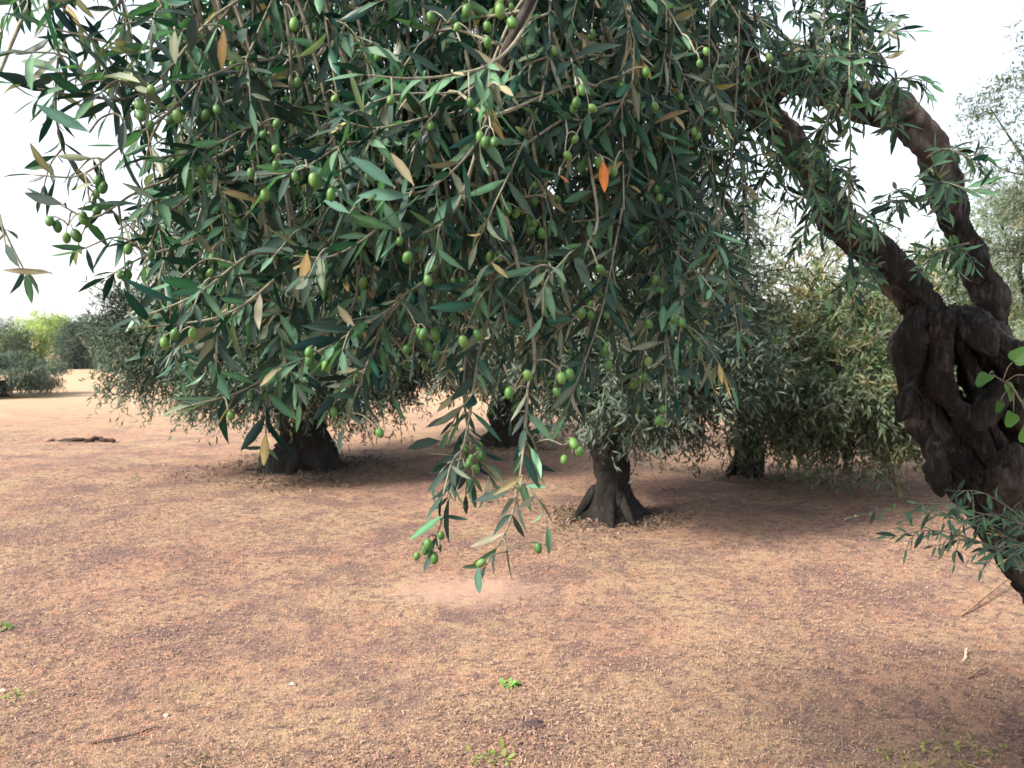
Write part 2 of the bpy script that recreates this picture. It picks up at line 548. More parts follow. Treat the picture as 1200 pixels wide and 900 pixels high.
# ------------------------------------------------------------------ the near olive tree
base = ground(1385, 905)
near = empty('olive_tree', base)
tag(near, 'old olive tree with hollow twisted trunk, arching limbs and fruit hanging among its leaves', 'tree')
OFF = -base       # meshes are written in world space and shifted to the tree's own origin


def near_obj(acc, name, mats, parent=near, smooth=True):
    o = acc.obj(name, mats, parent, smooth)
    return o


def loc(P):
    return np.asarray(P) - base


def bark_disp(seed, amp=0.22, freq=9.0, ridges=5, twist=5.0, ra=0.10):
    def f(Ls, th, P):
        Pn = np.stack([np.cos(th) * 0.9 + Ls * 0, np.sin(th) * 0.9, Ls * freq * 0.35], -1) + seed
        a = fbm(Pn * 1.6, 4)
        bmp = vnoise(np.stack([np.cos(th), np.sin(th), Ls * freq], -1) * 1.0 + seed * 2.1)
        rid = np.abs(np.sin(ridges * 0.5 * (th + twist * Ls) + 1.5 * vnoise(Pn * 0.8 + 5)))
        fin = fbm(np.stack([np.cos(th) * 3.5, np.sin(th) * 3.5, Ls * 38], -1) + seed, 2)
        return 1 + amp * a * 0.55 + amp * 0.55 * bmp + ra * (rid - 0.6) + amp * 0.28 * fin
    return f


def gnarl(seed):
    def f(Ls, th, P):
        A = np.stack([np.cos(th), np.sin(th), Ls * 3.2], -1)
        rid = 1 - np.abs(fbm(A * 1.7 + seed, 3))                 # long sharp ridges
        lump = fbm(np.stack([np.cos(th) * 0.7, np.sin(th) * 0.7, Ls * 13], -1) + seed * 1.9, 3)
        fine = vnoise(np.stack([np.cos(th) * 5, np.sin(th) * 5, Ls * 40], -1) + seed)
        crk = np.abs(fbm(np.stack([np.cos(th) * 2.2, np.sin(th) * 2.2, Ls * 9], -1) + seed * 3.1, 4))
        return 0.68 + 0.42 * rid ** 2 + 0.2 * lump + 0.2 * fine + 0.3 * np.minimum(crk, 0.5) - 0.06
    return f


# trunk: a ring of twisted strands around a hollow that opens towards the field
NT = 230
ax = spline([base + [0, 0, -0.12], at(1330, 800, 2.74), at(1275, 700, 2.72), at(1205, 585, 2.68), at(1142, 480, 2.63), at(1116, 410, 2.6), at(1118, 372, 2.62)], NT)
tt = np.linspace(0, 1, NT)
ring = np.interp(tt, [0, 0.12, 0.35, 0.6, 0.78, 0.88, 0.95, 1.0], [0.34, 0.22, 0.165, 0.155, 0.165, 0.14, 0.095, 0.05])
T_, N_, B_ = frames(ax)
acc = Acc()
E1 = np.array([1.0, 0, 0])
e1 = nrm(E1[None] - T_ * (T_ @ E1)[:, None]); e2 = np.cross(T_, e1)
# (angle, thickness, ring factor); angle 0 is towards +X, pi the left rib, pi/2 the open side
strands = [(3.1, 0.047, 1.08), (2.55, 0.05, 1.0), (2.05, 0.04, 1.0), (1.25, 0.045, 1.0), (0.75, 0.055, 1.0), (0.25, 0.06, 1.0), (-0.3, 0.075, 1.0), (-0.95, 0.07, 1.0),
           (-1.55, 0.05, 0.97), (-2.1, 0.06, 0.9), (-2.7, 0.045, 1.0), (1.7, 0.026, 0.62), (0.9, 0.03, 0.55), (-2.9, 0.04, 0.5), (2.4, 0.03, 0.7)]
for k, (a0, th, rf) in enumerate(strands):
    op = np.exp(-((tt - 0.74) / 0.13) ** 2) * 0.45 * np.tanh((a0 - 1.65) * 3) * math.exp(-((a0 - 1.65) / 1.0) ** 2) if rf > 0.8 else 0
    tw = a0 + op + 0.9 * (tt - 0.72) + 0.14 * np.sin(tt * 8 + k * 2.1) + 0.07 * np.sin(tt * 23 + k * 4.0)
    rr = ring * rf * (1 + 0.10 * np.sin(tt * 13 + k * 1.3) + 0.05 * np.sin(tt * 31 + k))
    P = ax + rr[:, None] * (np.cos(tw)[:, None] * e1 + np.sin(tw)[:, None] * -e2)
    R = th * 0.84 * (0.8 + 0.35 * np.sin(tt * 10 + k * 1.7) ** 2 + 0.15 * np.sin(tt * 37 + k)) * np.interp(tt, [0, 0.15, 0.5, 0.8, 1], [1.9, 1.3, 1.0, 0.95, 0.8])
    V, T = tube(loc(P), R, 34, gnarl(k * 3.7))
    acc.add(V, T)
for k in range(7):       # roots spreading into the soil
    a = k * 0.9 + 0.3
    dirv = np.array([math.cos(a), math.sin(a), 0])
    P = spline([base + dirv * 0.2 + [0, 0, 0.30], base + dirv * 0.33 + [0, 0, 0.09], base + dirv * 0.45 + [0, 0, -0.02], base + dirv * 0.6 + [0, 0, -0.1]], 24)
    V, T = tube(loc(P), np.linspace(0.11, 0.03, 24), 14, bark_disp(k * 5.1 + 40, 0.35, 9))
    acc.add(V, T)
# snags of dead wood and burrs round the hollow
for (px, py, d, s0) in [(1072, 400, 2.5, 0.05), (1100, 392, 2.47, 0.045), (1140, 388, 2.47, 0.05), (1062, 470, 2.5, 0.035), (1100, 545, 2.5, 0.045), (1165, 470, 2.48, 0.05), (1180, 560, 2.48, 0.06)]:
    c0 = at(px, py, d); dv = nrm(rng.normal(0, 1, 3) + np.array([0.2, 0, -0.9]))
    P = spline([c0 - dv * s0 * 2.2, c0 + rng.normal(0, s0 * 0.25, 3), c0 + dv * s0 * 2.2], 22)
    V, T = tube(loc(P), s0 * np.sin(np.linspace(0.25, 2.9, 22)), 18, gnarl(px * 0.1)); acc.add(V, T)
trunk = near_obj(acc, 'trunk', [M_BARK])

boughs = {}
def bough(name, pts, r, n=60, seg=16, amp=0.2, parent=near, mats=None, wob=0.012):
    P = spline([at(*p) for p in pts], n)
    Lp = np.concatenate([[0], np.cumsum(np.linalg.norm(np.diff(P, axis=0), axis=1))])
    P = P + wob * np.minimum(1, Lp / 0.15)[:, None] * np.stack([fbm(np.stack([Lp * 5.5 + q * 11 + len(boughs) * 3, Lp * 0, Lp * 0], -1), 2) for q in range(3)], -1)
    R = np.interp(np.linspace(0, 1, n), np.linspace(0, 1, len(r)), r)
    a = Acc(); V, T = tube(loc(P), R, seg, bark_disp(len(boughs) * 7.3, amp, 12, 5, 4, 0.08)); a.add(V, T)
    o = near_obj(a, 'limb', mats or [M_BARK], parent)
    boughs[name] = (P, R)
    return o
bough('A', [(1150, 430, 2.66), (1166, 385, 2.66), (1140, 300, 2.62), (1103, 226, 2.55), (1072, 168, 2.48), (1030, 128, 2.4), (980, 104, 2.3), (915, 104, 2.15), (840, 118, 2.0), (760, 100, 1.85), (660, 60, 1.7), (560, 20, 1.6), (440, -20, 1.5), (330, -30, 1.4)],
      [0.08, 0.056, 0.050, 0.046, 0.048, 0.045, 0.038, 0.036, 0.036, 0.03, 0.024, 0.018, 0.012, 0.007], 420, 28, 0.5, wob=0.03)
bough('B', [(1105, 420, 2.62), (1078, 370, 2.6), (1035, 312, 2.58), (985, 248, 2.52), (938, 184, 2.45), (870, 110, 2.3), (790, 40, 2.1), (700, -40, 2.0), (560, -90, 1.9), (400, -100, 1.8), (250, -80, 1.7), (120, -40, 1.6)],
      [0.062, 0.058, 0.054, 0.048, 0.044, 0.042, 0.042, 0.034, 0.026, 0.02, 0.013, 0.007], 360, 26, 0.48, wob=0.026)
bough('C', [(800, 50, 2.12), (720, 95, 2.25), (620, 140, 2.35), (500, 160, 2.35), (390, 190, 2.3), (300, 230, 2.25)], [0.026, 0.02, 0.017, 0.013, 0.009, 0.005], 50, 10)
bough('D', [(850, 116, 2.02), (790, 60, 1.7), (720, -10, 1.4), (620, -70, 1.2), (480, -90, 1.1), (340, -80, 1.05), (200, -60, 1.02), (60, -50, 1.0)], [0.03, 0.026, 0.022, 0.018, 0.014, 0.011, 0.008, 0.005], 70, 10)
bough('E', [(620, -70, 1.2), (640, -60, 1.05), (620, -10, 0.98), (585, 70, 0.96), (572, 140, 0.96)], [0.012, 0.009, 0.007, 0.005, 0.003], 40, 8)
bough('G', [(920, 104, 2.16), (880, 60, 1.9), (850, 0, 1.7), (800, -60, 1.6)], [0.02, 0.016, 0.012, 0.007], 30, 8)
bough('H', [(860, 114, 2.04), (800, 150, 1.9), (740, 190, 1.8), (690, 240, 1.75)], [0.018, 0.013, 0.009, 0.005], 30, 8)
bough('I', [(500, 160, 2.35), (420, 120, 2.0), (330, 100, 1.7), (240, 130, 1.5)], [0.012, 0.01, 0.007, 0.004], 40, 8)
bough('J', [(985, 103, 2.3), (1000, 50, 2.2), (1010, 0, 2.1), (990, -50, 2.0)], [0.016, 0.012, 0.009, 0.005], 30, 8)
USE = None
BP = np.concatenate([v[0][len(v[0]) // 3 if k in 'AB' else 4:] for k, v in boughs.items()])

NEARE = np.min(np.linalg.norm(BP[:, None] - boughs['E'][0][None, ::3], axis=2), axis=1) < 0.04
lv = Leaves()
twigs = []            # list of Acc
stems = []            # polyline per twig, used to hang fruit


def make_twig(P, r0=0.0028, r1=0.001, start=0.35, laterals=3, size=0.052, young=0.0, latlen=0.17, step=0.019, keep=0.93):
    k = len(twigs); a = Acc(); twigs.append(a)
    n = len(P)
    V, T = tube(loc(P), np.linspace(r0, r1, n), 5); a.add(V, T)
    grow(P, lv, k, start, step, size, young, keep)
    path = [P]
    T_, N_, B_ = frames(P)
    for q in range(laterals):
        f = random.uniform(max(0.15, start - 0.1), 0.88)
        i = int(f * (n - 1))
        ph = random.uniform(0, 6.28); sd = math.cos(ph) * N_[i] + math.sin(ph) * B_[i]
        ln = latlen * random.uniform(0.55, 1.4) * (1.15 - 0.5 * f)
        d = nrm(T_[i] * 0.6 + sd * 0.9)
        p0 = P[i]; p1 = p0 + d * ln * 0.45; p2 = p1 + nrm(d + np.array([0, 0, -0.9])) * ln * 0.55
        LP = spline([p0, p1, p2], 9)
        V, T = tube(loc(LP), np.linspace(r0 * 0.6, r1 * 0.8, 9), 5); a.add(V, T)
        grow(LP, lv, k, 0.12, step, size * 0.95, young, keep)
        path.append(LP)
    stems.append(path)
    return k


def px_twig(pts, n=26, **kw):
    Q = [at(*p) for p in pts]
    d = BP - Q[0]                                   # carry the shoot back to the bough it grows from
    dist = np.linalg.norm(d, axis=1)
    s = BP[int(np.argmin(dist + 1.2 * np.maximum(0, 0.05 - d[:, 2]) + np.where(NEARE & (dist > 0.12), 2, 0) + 1.5 * np.maximum(0, np.hypot(d[:, 0], d[:, 1]) - d[:, 2] - 0.3)))]
    h = np.linalg.norm(s - Q[0])
    if h > 0.03:
        mid = (s + Q[0]) / 2 + np.array([0, 0, 0.10 * h]) + rng.normal(0, 0.04 * h, 3)
        Ls = float(np.sum(np.linalg.norm(np.diff(np.array(Q), axis=0), axis=1)))
        kw['start'] = (kw.get('start', 0.35) * Ls + h) / (Ls + h) - 0.12
        kw['r0'] = 0.0026 + 0.0015 * h
        Q = [s, mid] + Q; n += int(h * 26)
    return make_twig(spline(Q, n), **kw)


def auto_twig(tip, **kw):
    """drooping branchlet from the closest suitable bough down to tip"""
    global USE
    if USE is None:
        USE = 0.3 * (np.min(np.linalg.norm(BP[:, None] - boughs['E'][0][None, ::3], axis=2), axis=1) < 0.04)
    d = BP - tip
    dist = np.linalg.norm(d, axis=1)
    cost = dist + 1.1 * np.maximum(0, 0.12 - d[:, 2]) + 0.25 * np.abs(d[:, 0]) + np.where(dist < 0.25, 0.6, 0) + rng.uniform(0, 0.22, len(BP)) + USE
    s = BP[int(np.argmin(cost))]
    USE += 0.16 * np.exp(-np.sum((BP - s) ** 2, 1) / 0.10 ** 2)
    v = tip - s; h = np.linalg.norm(v)
    hor = np.array([v[0], v[1], 0]) + rng.normal(0, 0.07, 3)
    m1 = s + hor * 0.45 + np.array([0, 0, max(v[2], 0) * 0.5 + 0.10 * h])
    m2 = s + hor * 0.85 + np.array([0, 0, v[2] * 0.45])
    n = max(14, int(h * 34))
    P = spline([s, m1, m2, tip], n)
    wob = np.stack([vnoise(np.stack([np.linspace(0, h * 9, n) + random.uniform(0, 50), np.full(n, q * 7.7), np.zeros(n)], -1)) for q in range(3)], -1)
    P = P + 0.012 * wob * np.linspace(0, 1, n)[:, None]
    st = max(0.08, 1 - 0.72 / max(h, 0.3) - 0.12)
    return make_twig(P, r0=0.0019 + 0.002 * min(h, 1), start=st, **kw)


# shoots traced from the photograph (pixels give direction, third number the distance)
px_twig([(622, 380, 1.02), (618, 460, 1.0), (612, 540, 0.98), (598, 610, 0.96), (570, 662, 0.95)], start=0.5, laterals=3, size=0.05, young=0.15, latlen=0.07, step=0.024, keep=0.9)
px_twig([(575, 330, 1.08), (560, 420, 1.05), (548, 500, 1.02), (530, 570, 1.0), (508, 640, 0.99)], start=0.4, laterals=4, size=0.052, latlen=0.08, step=0.022, keep=0.9)
px_twig([(545, 360, 1.1), (543, 450, 1.07), (550, 520, 1.04), (556, 566, 1.03)], start=0.35, laterals=3, size=0.052, latlen=0.08, step=0.022)
px_twig([(640, -30, 1.0), (610, 40, 0.96), (575, 75, 0.93), (530, 88, 0.9), (478, 92, 0.88), (430, 88, 0.87)], start=0.5, laterals=1, size=0.058, young=0.45, latlen=0.08)
px_twig([(585, 70, 0.96), (570, 140, 0.95), (545, 185, 0.92), (500, 222, 0.9), (450, 228, 0.88)], start=0.5, laterals=0, size=0.058, young=0.45)
px_twig([(600, 20, 0.98), (572, 90, 0.95), (562, 150, 0.94), (564, 190, 0.93)], start=0.5, laterals=1, size=0.055, young=0.3, latlen=0.06)
px_twig([(560, 170, 0.97), (530, 250, 0.95), (480, 275, 0.93), (420, 245, 0.91)], start=0.45, laterals=1, size=0.06, young=0.4, latlen=0.08)
px_twig([(520, 280, 1.05), (470, 350, 1.0), (420, 385, 0.97), (350, 425, 0.95)], start=0.3, laterals=2, size=0.058, young=0.25, latlen=0.1)
px_twig([(480, 300, 1.05), (450, 380, 1.02), (425, 440, 1.0), (404, 500, 0.98)], start=0.4, laterals=2, size=0.055, latlen=0.09)
px_twig([(400, 250, 1.05), (330, 320, 0.98), (260, 370, 0.95), (150, 385, 0.93)], start=0.3, laterals=3, size=0.052, young=0.1, latlen=0.14)
px_twig([(420, 330, 1.1), (350, 410, 1.04), (290, 455, 1.0), (225, 475, 0.98)], start=0.35, laterals=2, size=0.06, young=0.2, latlen=0.12)
px_twig([(320, 300, 1.1), (340, 360, 1.02), (330, 400, 0.98), (345, 450, 0.97)], start=0.4, laterals=2, size=0.052, young=0.4, latlen=0.08)
px_twig([(700, 250, 1.1), (665, 300, 1.02), (640, 330, 0.99), (636, 370, 0.98)], start=0.5, laterals=1, size=0.055, young=0.5, latlen=0.06)
px_twig([(690, 20, 1.25), (690, 80, 1.2), (690, 130, 1.17), (688, 165, 1.15)], start=0.5, laterals=1, size=0.056, young=0.3, latlen=0.08)
px_twig([(840, 60, 1.5), (835, 90, 1.4), (842, 120, 1.36), (850, 150, 1.35)], start=0.3, laterals=2, size=0.058, young=0.4, latlen=0.1)
for q_ in [[(340, 130, 1.05), (290, 150, 0.99), (240, 175, 0.96), (185, 185, 0.94)], [(330, 60, 1.05), (280, 75, 1.0), (225, 95, 0.97), (175, 90, 0.95)], [(340, 275, 1.05), (290, 300, 0.98), (230, 345, 0.95), (165, 372, 0.93)],
           [(360, 340, 1.06), (300, 350, 1.0), (250, 385, 0.97), (190, 410, 0.95)], [(440, 150, 1.05), (400, 170, 0.98), (350, 200, 0.95), (300, 205, 0.94)], [(700, 130, 1.12), (660, 140, 1.05), (620, 165, 1.02), (590, 170, 1.0)],
           [(720, 60, 1.2), (690, 65, 1.12), (650, 75, 1.08), (615, 70, 1.06)], [(760, 200, 1.25), (740, 230, 1.18), (705, 255, 1.15), (670, 260, 1.13)], [(470, 230, 1.05), (440, 270, 0.98), (390, 300, 0.95), (340, 300, 0.94)],
           [(640, 290, 1.1), (600, 310, 1.03), (565, 345, 1.0), (545, 390, 0.99)], [(760, 290, 1.3), (790, 320, 1.2), (800, 360, 1.16), (795, 400, 1.15)], [(520, 130, 1.05), (490, 140, 0.98), (440, 150, 0.95), (395, 140, 0.94)],
           [(280, 200, 1.1), (240, 215, 1.04), (200, 245, 1.0), (165, 240, 0.98)]]:
    px_twig(q_, start=0.3, laterals=2, size=0.06, young=0.14, latlen=0.1)
# left, against the sky
px_twig([(330, -30, 1.05), (250, 20, 1.0), (190, 90, 0.97), (150, 115, 0.95), (90, 112, 0.93), (20, 98, 0.92)], start=0.45, laterals=4, size=0.056, young=0.25, latlen=0.11, step=0.026)
px_twig([(200, -60, 1.02), (140, -30, 0.98), (80, 0, 0.95), (20, -10, 0.94)], start=0.2, laterals=3, size=0.06, young=0.3, latlen=0.13, step=0.026)
px_twig([(280, -10, 1.05), (230, 50, 1.02), (160, 55, 0.99), (90, 40, 0.97), (50, 30, 0.96)], start=0.4, laterals=3, size=0.06, young=0.2, latlen=0.12, step=0.025)
px_twig([(260, 60, 1.08), (200, 130, 1.02), (150, 165, 0.99), (95, 205, 0.97), (40, 205, 0.96)], start=0.5, laterals=2, size=0.056, latlen=0.09, step=0.032, keep=0.7)
px_twig([(290, 150, 1.1), (220, 200, 1.05), (160, 225, 1.02), (110, 255, 1.0), (70, 240, 0.99)], start=0.4, laterals=2, size=0.055, latlen=0.1, step=0.034, keep=0.65)
px_twig([(300, 230, 1.1), (230, 280, 1.05), (170, 300, 1.02), (125, 325, 1.0)], start=0.3, laterals=2, size=0.056, latlen=0.1, step=0.03, keep=0.75)
px_twig([(60, -50, 1.0), (10, 60, 0.95), (-30, 180, 0.92), (5, 270, 0.91), (30, 320, 0.91)], start=0.55, laterals=2, size=0.055, young=0.3, latlen=0.09, step=0.04, keep=0.55)
# on the arching limb, right
px_twig([(1118, 225, 2.5), (1098, 212, 2.2), (1110, 214, 2.05), (1140, 222, 1.98), (1160, 215, 1.95)], start=0.3, laterals=3, size=0.065, young=0.35, latlen=0.13)
px_twig([(1040, 125, 2.38), (1050, 150, 2.2), (1045, 135, 2.15), (1040, 118, 2.1)], start=0.2, laterals=1, size=0.07, young=0.4, latlen=0.1)
px_twig([(1000, 60, 2.2), (1010, 40, 2.0), (1030, 25, 1.95), (1050, 20, 1.9)], start=0.2, laterals=3, size=0.068, young=0.2, latlen=0.13)
px_twig([(960, 100, 2.25), (980, 70, 2.0), (1010, 62, 1.9), (1035, 62, 1.88)], start=0.2, laterals=3, size=0.068, young=0.2, latlen=0.13)

for q_ in [[(985, 248, 2.46), (975, 235, 2.3), (955, 225, 2.2), (930, 235, 2.12)], [(1010, 280, 2.5), (1005, 262, 2.35), (1020, 255, 2.25), (1045, 265, 2.2)], [(1035, 312, 2.52), (1015, 310, 2.38), (995, 325, 2.3), (975, 350, 2.25)],
           [(960, 215, 2.44), (975, 195, 2.3), (990, 200, 2.2), (1005, 222, 2.15)], [(938, 184, 2.4), (915, 185, 2.25), (895, 205, 2.15), (885, 235, 2.1)], [(1000, 105, 2.3), (985, 135, 2.2), (960, 150, 2.1), (935, 175, 2.05)],
           [(1085, 185, 2.44), (1105, 175, 2.3), (1125, 180, 2.2), (1150, 195, 2.15)], [(1135, 285, 2.52), (1115, 290, 2.4), (1095, 300, 2.3), (1075, 320, 2.25)], [(1040, 130, 2.36), (1045, 105, 2.2), (1060, 92, 2.1), (1085, 95, 2.05)],
           [(1110, 215, 2.5), (1085, 235, 2.4), (1060, 235, 2.3), (1040, 250, 2.25)]]:
    make_twig(spline([at(*p) for p in q_], 18), r0=0.004, start=0.15, laterals=3, size=0.062, young=0.35, latlen=0.13)
# the mass of hanging branchlets
bx_ = [130, 220, 300, 400, 470, 520, 600, 660, 700, 760, 830, 870, 900]
by_ = [330, 455, 455, 490, 455, 500, 515, 500, 465, 490, 470, 380, 300]
def bottom(x):
    return float(np.interp(x, bx_, by_))
def scatter(n, x0, x1, y0, y1, d0, d1, **kw):
    for k in range(n):
        x = x0 + (x1 - x0) * ((k + random.random()) / n)
        yb = min(y1, bottom(x)); y = y0 + (yb - y0) * random.random() ** 0.85
        if x > 640 and y < 360 and random.random() < 0.38:
            continue                      # the crown opens towards the limbs
        auto_twig(at(x, y, random.uniform(d0, d1)), **kw)
scatter(58, 200, 820, 250, 600, 1.05, 1.5, laterals=4)
scatter(52, 190, 830, 210, 600, 1.5, 2.1, laterals=5)
scatter(38, 210, 830, 40, 420, 1.2, 1.8, laterals=4)
scatter(30, 210, 810, 40, 330, 1.0, 1.3, laterals=3, young=0.08)
scatter(24, 230, 640, 190, 470, 1.9, 2.5, laterals=5, latlen=0.24)
scatter(6, 640, 830, 200, 470, 1.9, 2.5, laterals=4, latlen=0.24)
scatter(12, 640, 860, 330, 600, 1.2, 1.9, laterals=3)
scatter(26, 820, 1010, -20, 85, 1.6, 2.2, laterals=4, latlen=0.13, young=0.1)
scatter(6, 815, 880, 120, 300, 1.7, 2.3, laterals=2, young=0.2)
for (x, y) in [(915, 190), (965, 275), (1000, 330), (930, 300), (880, 300), (860, 430), (845, 480)]:
    auto_twig(at(x, y, random.uniform(1.7, 2.2)), laterals=2, young=0.35)
# suckers from the foot of the trunk
for (x, y, d) in [(1000, 605, 2.2), (1040, 630, 2.15), (1075, 590, 2.25), (1095, 640, 2.15), (1130, 610, 2.2), (1150, 668, 2.1), (1180, 655, 2.15), (1115, 575, 2.3), (1060, 610, 2.2)]:
    s = at(1225 + random.uniform(-10, 20), 650 + random.uniform(-30, 40), 2.62)
    e = at(x, y, d)
    P = spline([s, s * 0.65 + e * 0.35 + [0, -0.08, 0.05], s * 0.25 + e * 0.75 + [0, -0.03, 0.06], e], 22)
    make_twig(P, r0=0.003, start=0.25, laterals=3, size=0.052, young=0.5, latlen=0.08, step=0.034, keep=0.75)

# fruit
u = np.linspace(0, math.pi, 8); w = np.linspace(0, 2 * math.pi, 10, endpoint=False)
Vo = [(0, 0, 0)]
for a in u[1:-1]:
    for q in w:
        Vo.append((0.5 * math.sin(a) ** 0.92 * math.cos(q), 0.5 * math.sin(a) ** 0.92 * math.sin(q), -0.66 * (1 - math.cos(a))))
Vo.append((0, 0, -1.36))
Vo = np.array(Vo); To = []
for q in range(10):
    To.append((0, 1 + q, 1 + (q + 1) % 10))
    for k in range(5):
        a = 1 + k * 10; To += [(a + q, a + 10 + q, a + 10 + (q + 1) % 10), (a + q, a + 10 + (q + 1) % 10, a + (q + 1) % 10)]
    To.append((51 + q, 61, 51 + (q + 1) % 10))
olive_me = mesh_np('olive', Vo, np.array(To), mats=[M_OLIVE], smooth=True)
fruit = []         # (twig, position, size, rotation)
allP = []; allK = []
for k, path in enumerate(stems):
    for P in path:
        sel = P[len(P) // 4:]
        allP.append(sel); allK += [k] * len(sel)
allP = np.concatenate(allP); allK = np.array(allK)
PJ = proj(allP)


def cluster(px, py, n, dmax=1.5, spread=0.0125):
    dd = np.hypot(PJ[:, 0] - px, PJ[:, 1] - (py - 18)) + np.where(PJ[:, 2] > dmax, 500, 0) + 110 * (PJ[:, 2] - 0.9)
    i = int(np.argmin(dd)); s = allP[i]; k = int(allK[i])
    tgt = at(px, py - 8, max(PJ[i, 2] - 0.03, 0.85))
    v = tgt - s
    if np.linalg.norm(v) > 0.07:
        v = v / np.linalg.norm(v) * 0.07
    e = s + v
    ST_ = spline([s, s + v * 0.5 + np.array([0, 0, 0.006]), e], 7)
    V, T = tube(loc(ST_), 0.0011, 5); twigs[k].add(V, T)
    for q in range(n):
        o = e + (rng.normal(0, 1, 3) * spread * np.array([1, 1, 0.9]) if n > 1 else 0)
        sz = random.uniform(0.008, 0.0122)
        V, T = tube(loc(spline([e, (e + o) / 2 + [0, 0, 0.004], o], 4)), 0.0008, 4); twigs[k].add(V, T)
        fruit.append((k, o, sz, (random.gauss(0, 0.3), random.gauss(0, 0.3), random.uniform(0, 6))))


for c_ in [(80, 272, 5), (105, 245, 3), (172, 122, 4), (118, 205, 2), (575, 158, 3), (550, 122, 1), (612, 258, 6), (618, 240, 2), (590, 12, 5), (588, 25, 3),
           (545, 555, 4), (552, 535, 3), (497, 645, 4), (515, 650, 2), (595, 655, 2), (306, 470, 2), (268, 490, 1), (480, 302, 1), (470, 285, 1), (700, 318, 1), (690, 355, 5), (697, 372, 3),
           (757, 382, 1), (775, 225, 2), (766, 127, 1), (798, 118, 1), (685, 112, 3), (675, 108, 2), (694, 42, 1), (346, 30, 1), (395, 120, 1), (350, 98, 1), (305, 155, 2), (480, 430, 3), (488, 390, 3),
           (540, 395, 2), (505, 405, 3), (415, 460, 2), (400, 465, 2), (442, 510, 1), (360, 205, 2), (388, 228, 1), (150, 325, 2), (165, 300, 2), (340, 270, 2), (300, 225, 2), (255, 130, 2), (745, 455, 2),
           (760, 440, 2), (790, 385, 2), (660, 530, 3), (780, 500, 3), (640, 240, 2), (630, 268, 3), (665, 165, 2), (270, 250, 2), (240, 205, 3), (420, 330, 2), (330, 190, 2), (450, 200, 2), (540, 320, 2), (580, 300, 2), (655, 440, 3), (715, 420, 3), (760, 330, 2), (825, 140, 3), (560, 60, 2), (640, 70, 2), (435, 60, 2), (260, 80, 3), (600, 470, 2), (370, 420, 3), (250, 300, 2), (210, 400, 3), (525, 35, 2), (505, 150, 1), (460, 120, 1), (215, 150, 2), (500, 330, 1), (730, 95, 2), (720, 200, 2), (815, 70, 2), (870, 90, 2)]:
    cluster(*c_)

special = []
def traced(x0, y0, x1, y1, c, w=0.24, up=0.5):
    dd = np.hypot(PJ[:, 0] - x0, PJ[:, 1] - y0) + np.where(PJ[:, 2] > 1.3, 500, 0) + 60 * (PJ[:, 2] - 0.9)
    i = int(np.argmin(dd)); k = int(allK[i]); dz = PJ[i, 2] - 0.02
    a_ = at(x0, y0, dz); b_ = at(x1, y1, dz - random.uniform(-0.012, 0.02))
    V, T = tube(loc(spline([allP[i], (allP[i] + a_) / 2 + [0, 0, 0.004], a_], 6)), 0.0012, 5); twigs[k].add(V, T)
    ln = float(np.linalg.norm(b_ - a_))
    special.append(len(lv.p))
    lv.p.append(a_); lv.d.append((b_ - a_) / ln); lv.n.append(np.array([0, -1.0, up]) + rng.normal(0, 0.2, 3)); lv.l.append(ln); lv.w.append(ln * min(w, 0.31)); lv.c.append(list(c)); lv.twig.append(k)
FRESH, TEAL, TAN, ORANGE, BROWN, BLK, PALE_ = (0.13, 0.22, 0.14), (0.05, 0.15, 0.11), (0.32, 0.26, 0.16), (0.62, 0.17, 0.01), (0.26, 0.14, 0.03), (0.012, 0.022, 0.024), (0.30, 0.33, 0.24)  # ORANGE has a backlit glow put into the leaf colour
for t_ in [(457, 62, 431, 18, FRESH), (473, 63, 442, 3, FRESH), (470, 73, 415, 43, FRESH), (463, 220, 410, 180, TEAL), (485, 217, 457, 180, TAN), (480, 230, 415, 227, TEAL), (508, 178, 493, 148, TAN),
           (540, 227, 507, 263, TEAL, 0.36), (340, 102, 300, 95, TAN), (473, 170, 447, 150, TEAL), (493, 247, 457, 263, TEAL), (410, 250, 377, 233, TEAL), (415, 382, 393, 360, TAN, 0.34), (418, 433, 393, 435, TAN, 0.36),
           (340, 403, 323, 380, FRESH, 0.36), (357, 400, 382, 385, FRESH), (333, 427, 303, 455, TAN), (410, 452, 383, 453, PALE_), (517, 517, 475, 522, BLK, 0.3), (533, 487, 497, 500, BLK), (538, 460, 510, 483, TAN),
           (707, 188, 706, 226, ORANGE, 0.4), (655, 205, 668, 215, ORANGE, 0.5), (360, 295, 355, 338, BROWN, 0.42), (262, 35, 258, 82, BROWN), (560, 664, 561, 697, TEAL, 0.4), (600, 575, 552, 588, BLK), (612, 558, 600, 580, TAN, 0.5),
           (640, 318, 620, 340, FRESH, 0.4), (645, 312, 665, 330, FRESH, 0.4), (205, 35, 200, 75, PALE_, 0.35), (228, 15, 222, 62, BLK, 0.36), (145, 140, 146, 182, BLK, 0.26), (690, 130, 688, 165, TEAL, 0.34), (585, 100, 600, 112, TAN, 0.5),
           (120, 90, 165, 95, PALE_, 0.4), (105, 155, 45, 130, TEAL), (70, 85, 20, 60, FRESH), (60, 320, 0, 318, TAN, 0.16), (75, 240, 28, 230, BLK), (110, 215, 82, 222, PALE_, 0.4), (530, 85, 545, 88, TAN, 0.6), (540, 50, 600, 90, TAN, 0.12)]:
    traced(*t_)
twig_objs = []
for a in twigs:
    twig_objs.append(near_obj(a, 'twig', [M_TWIG]))
for (k, p, sz, rot) in fruit:
    o = link('olive', olive_me, twig_objs[k])
    o.location = loc(p); o.rotation_euler = rot; o.scale = (sz, sz, sz * random.uniform(0.95, 1.15))

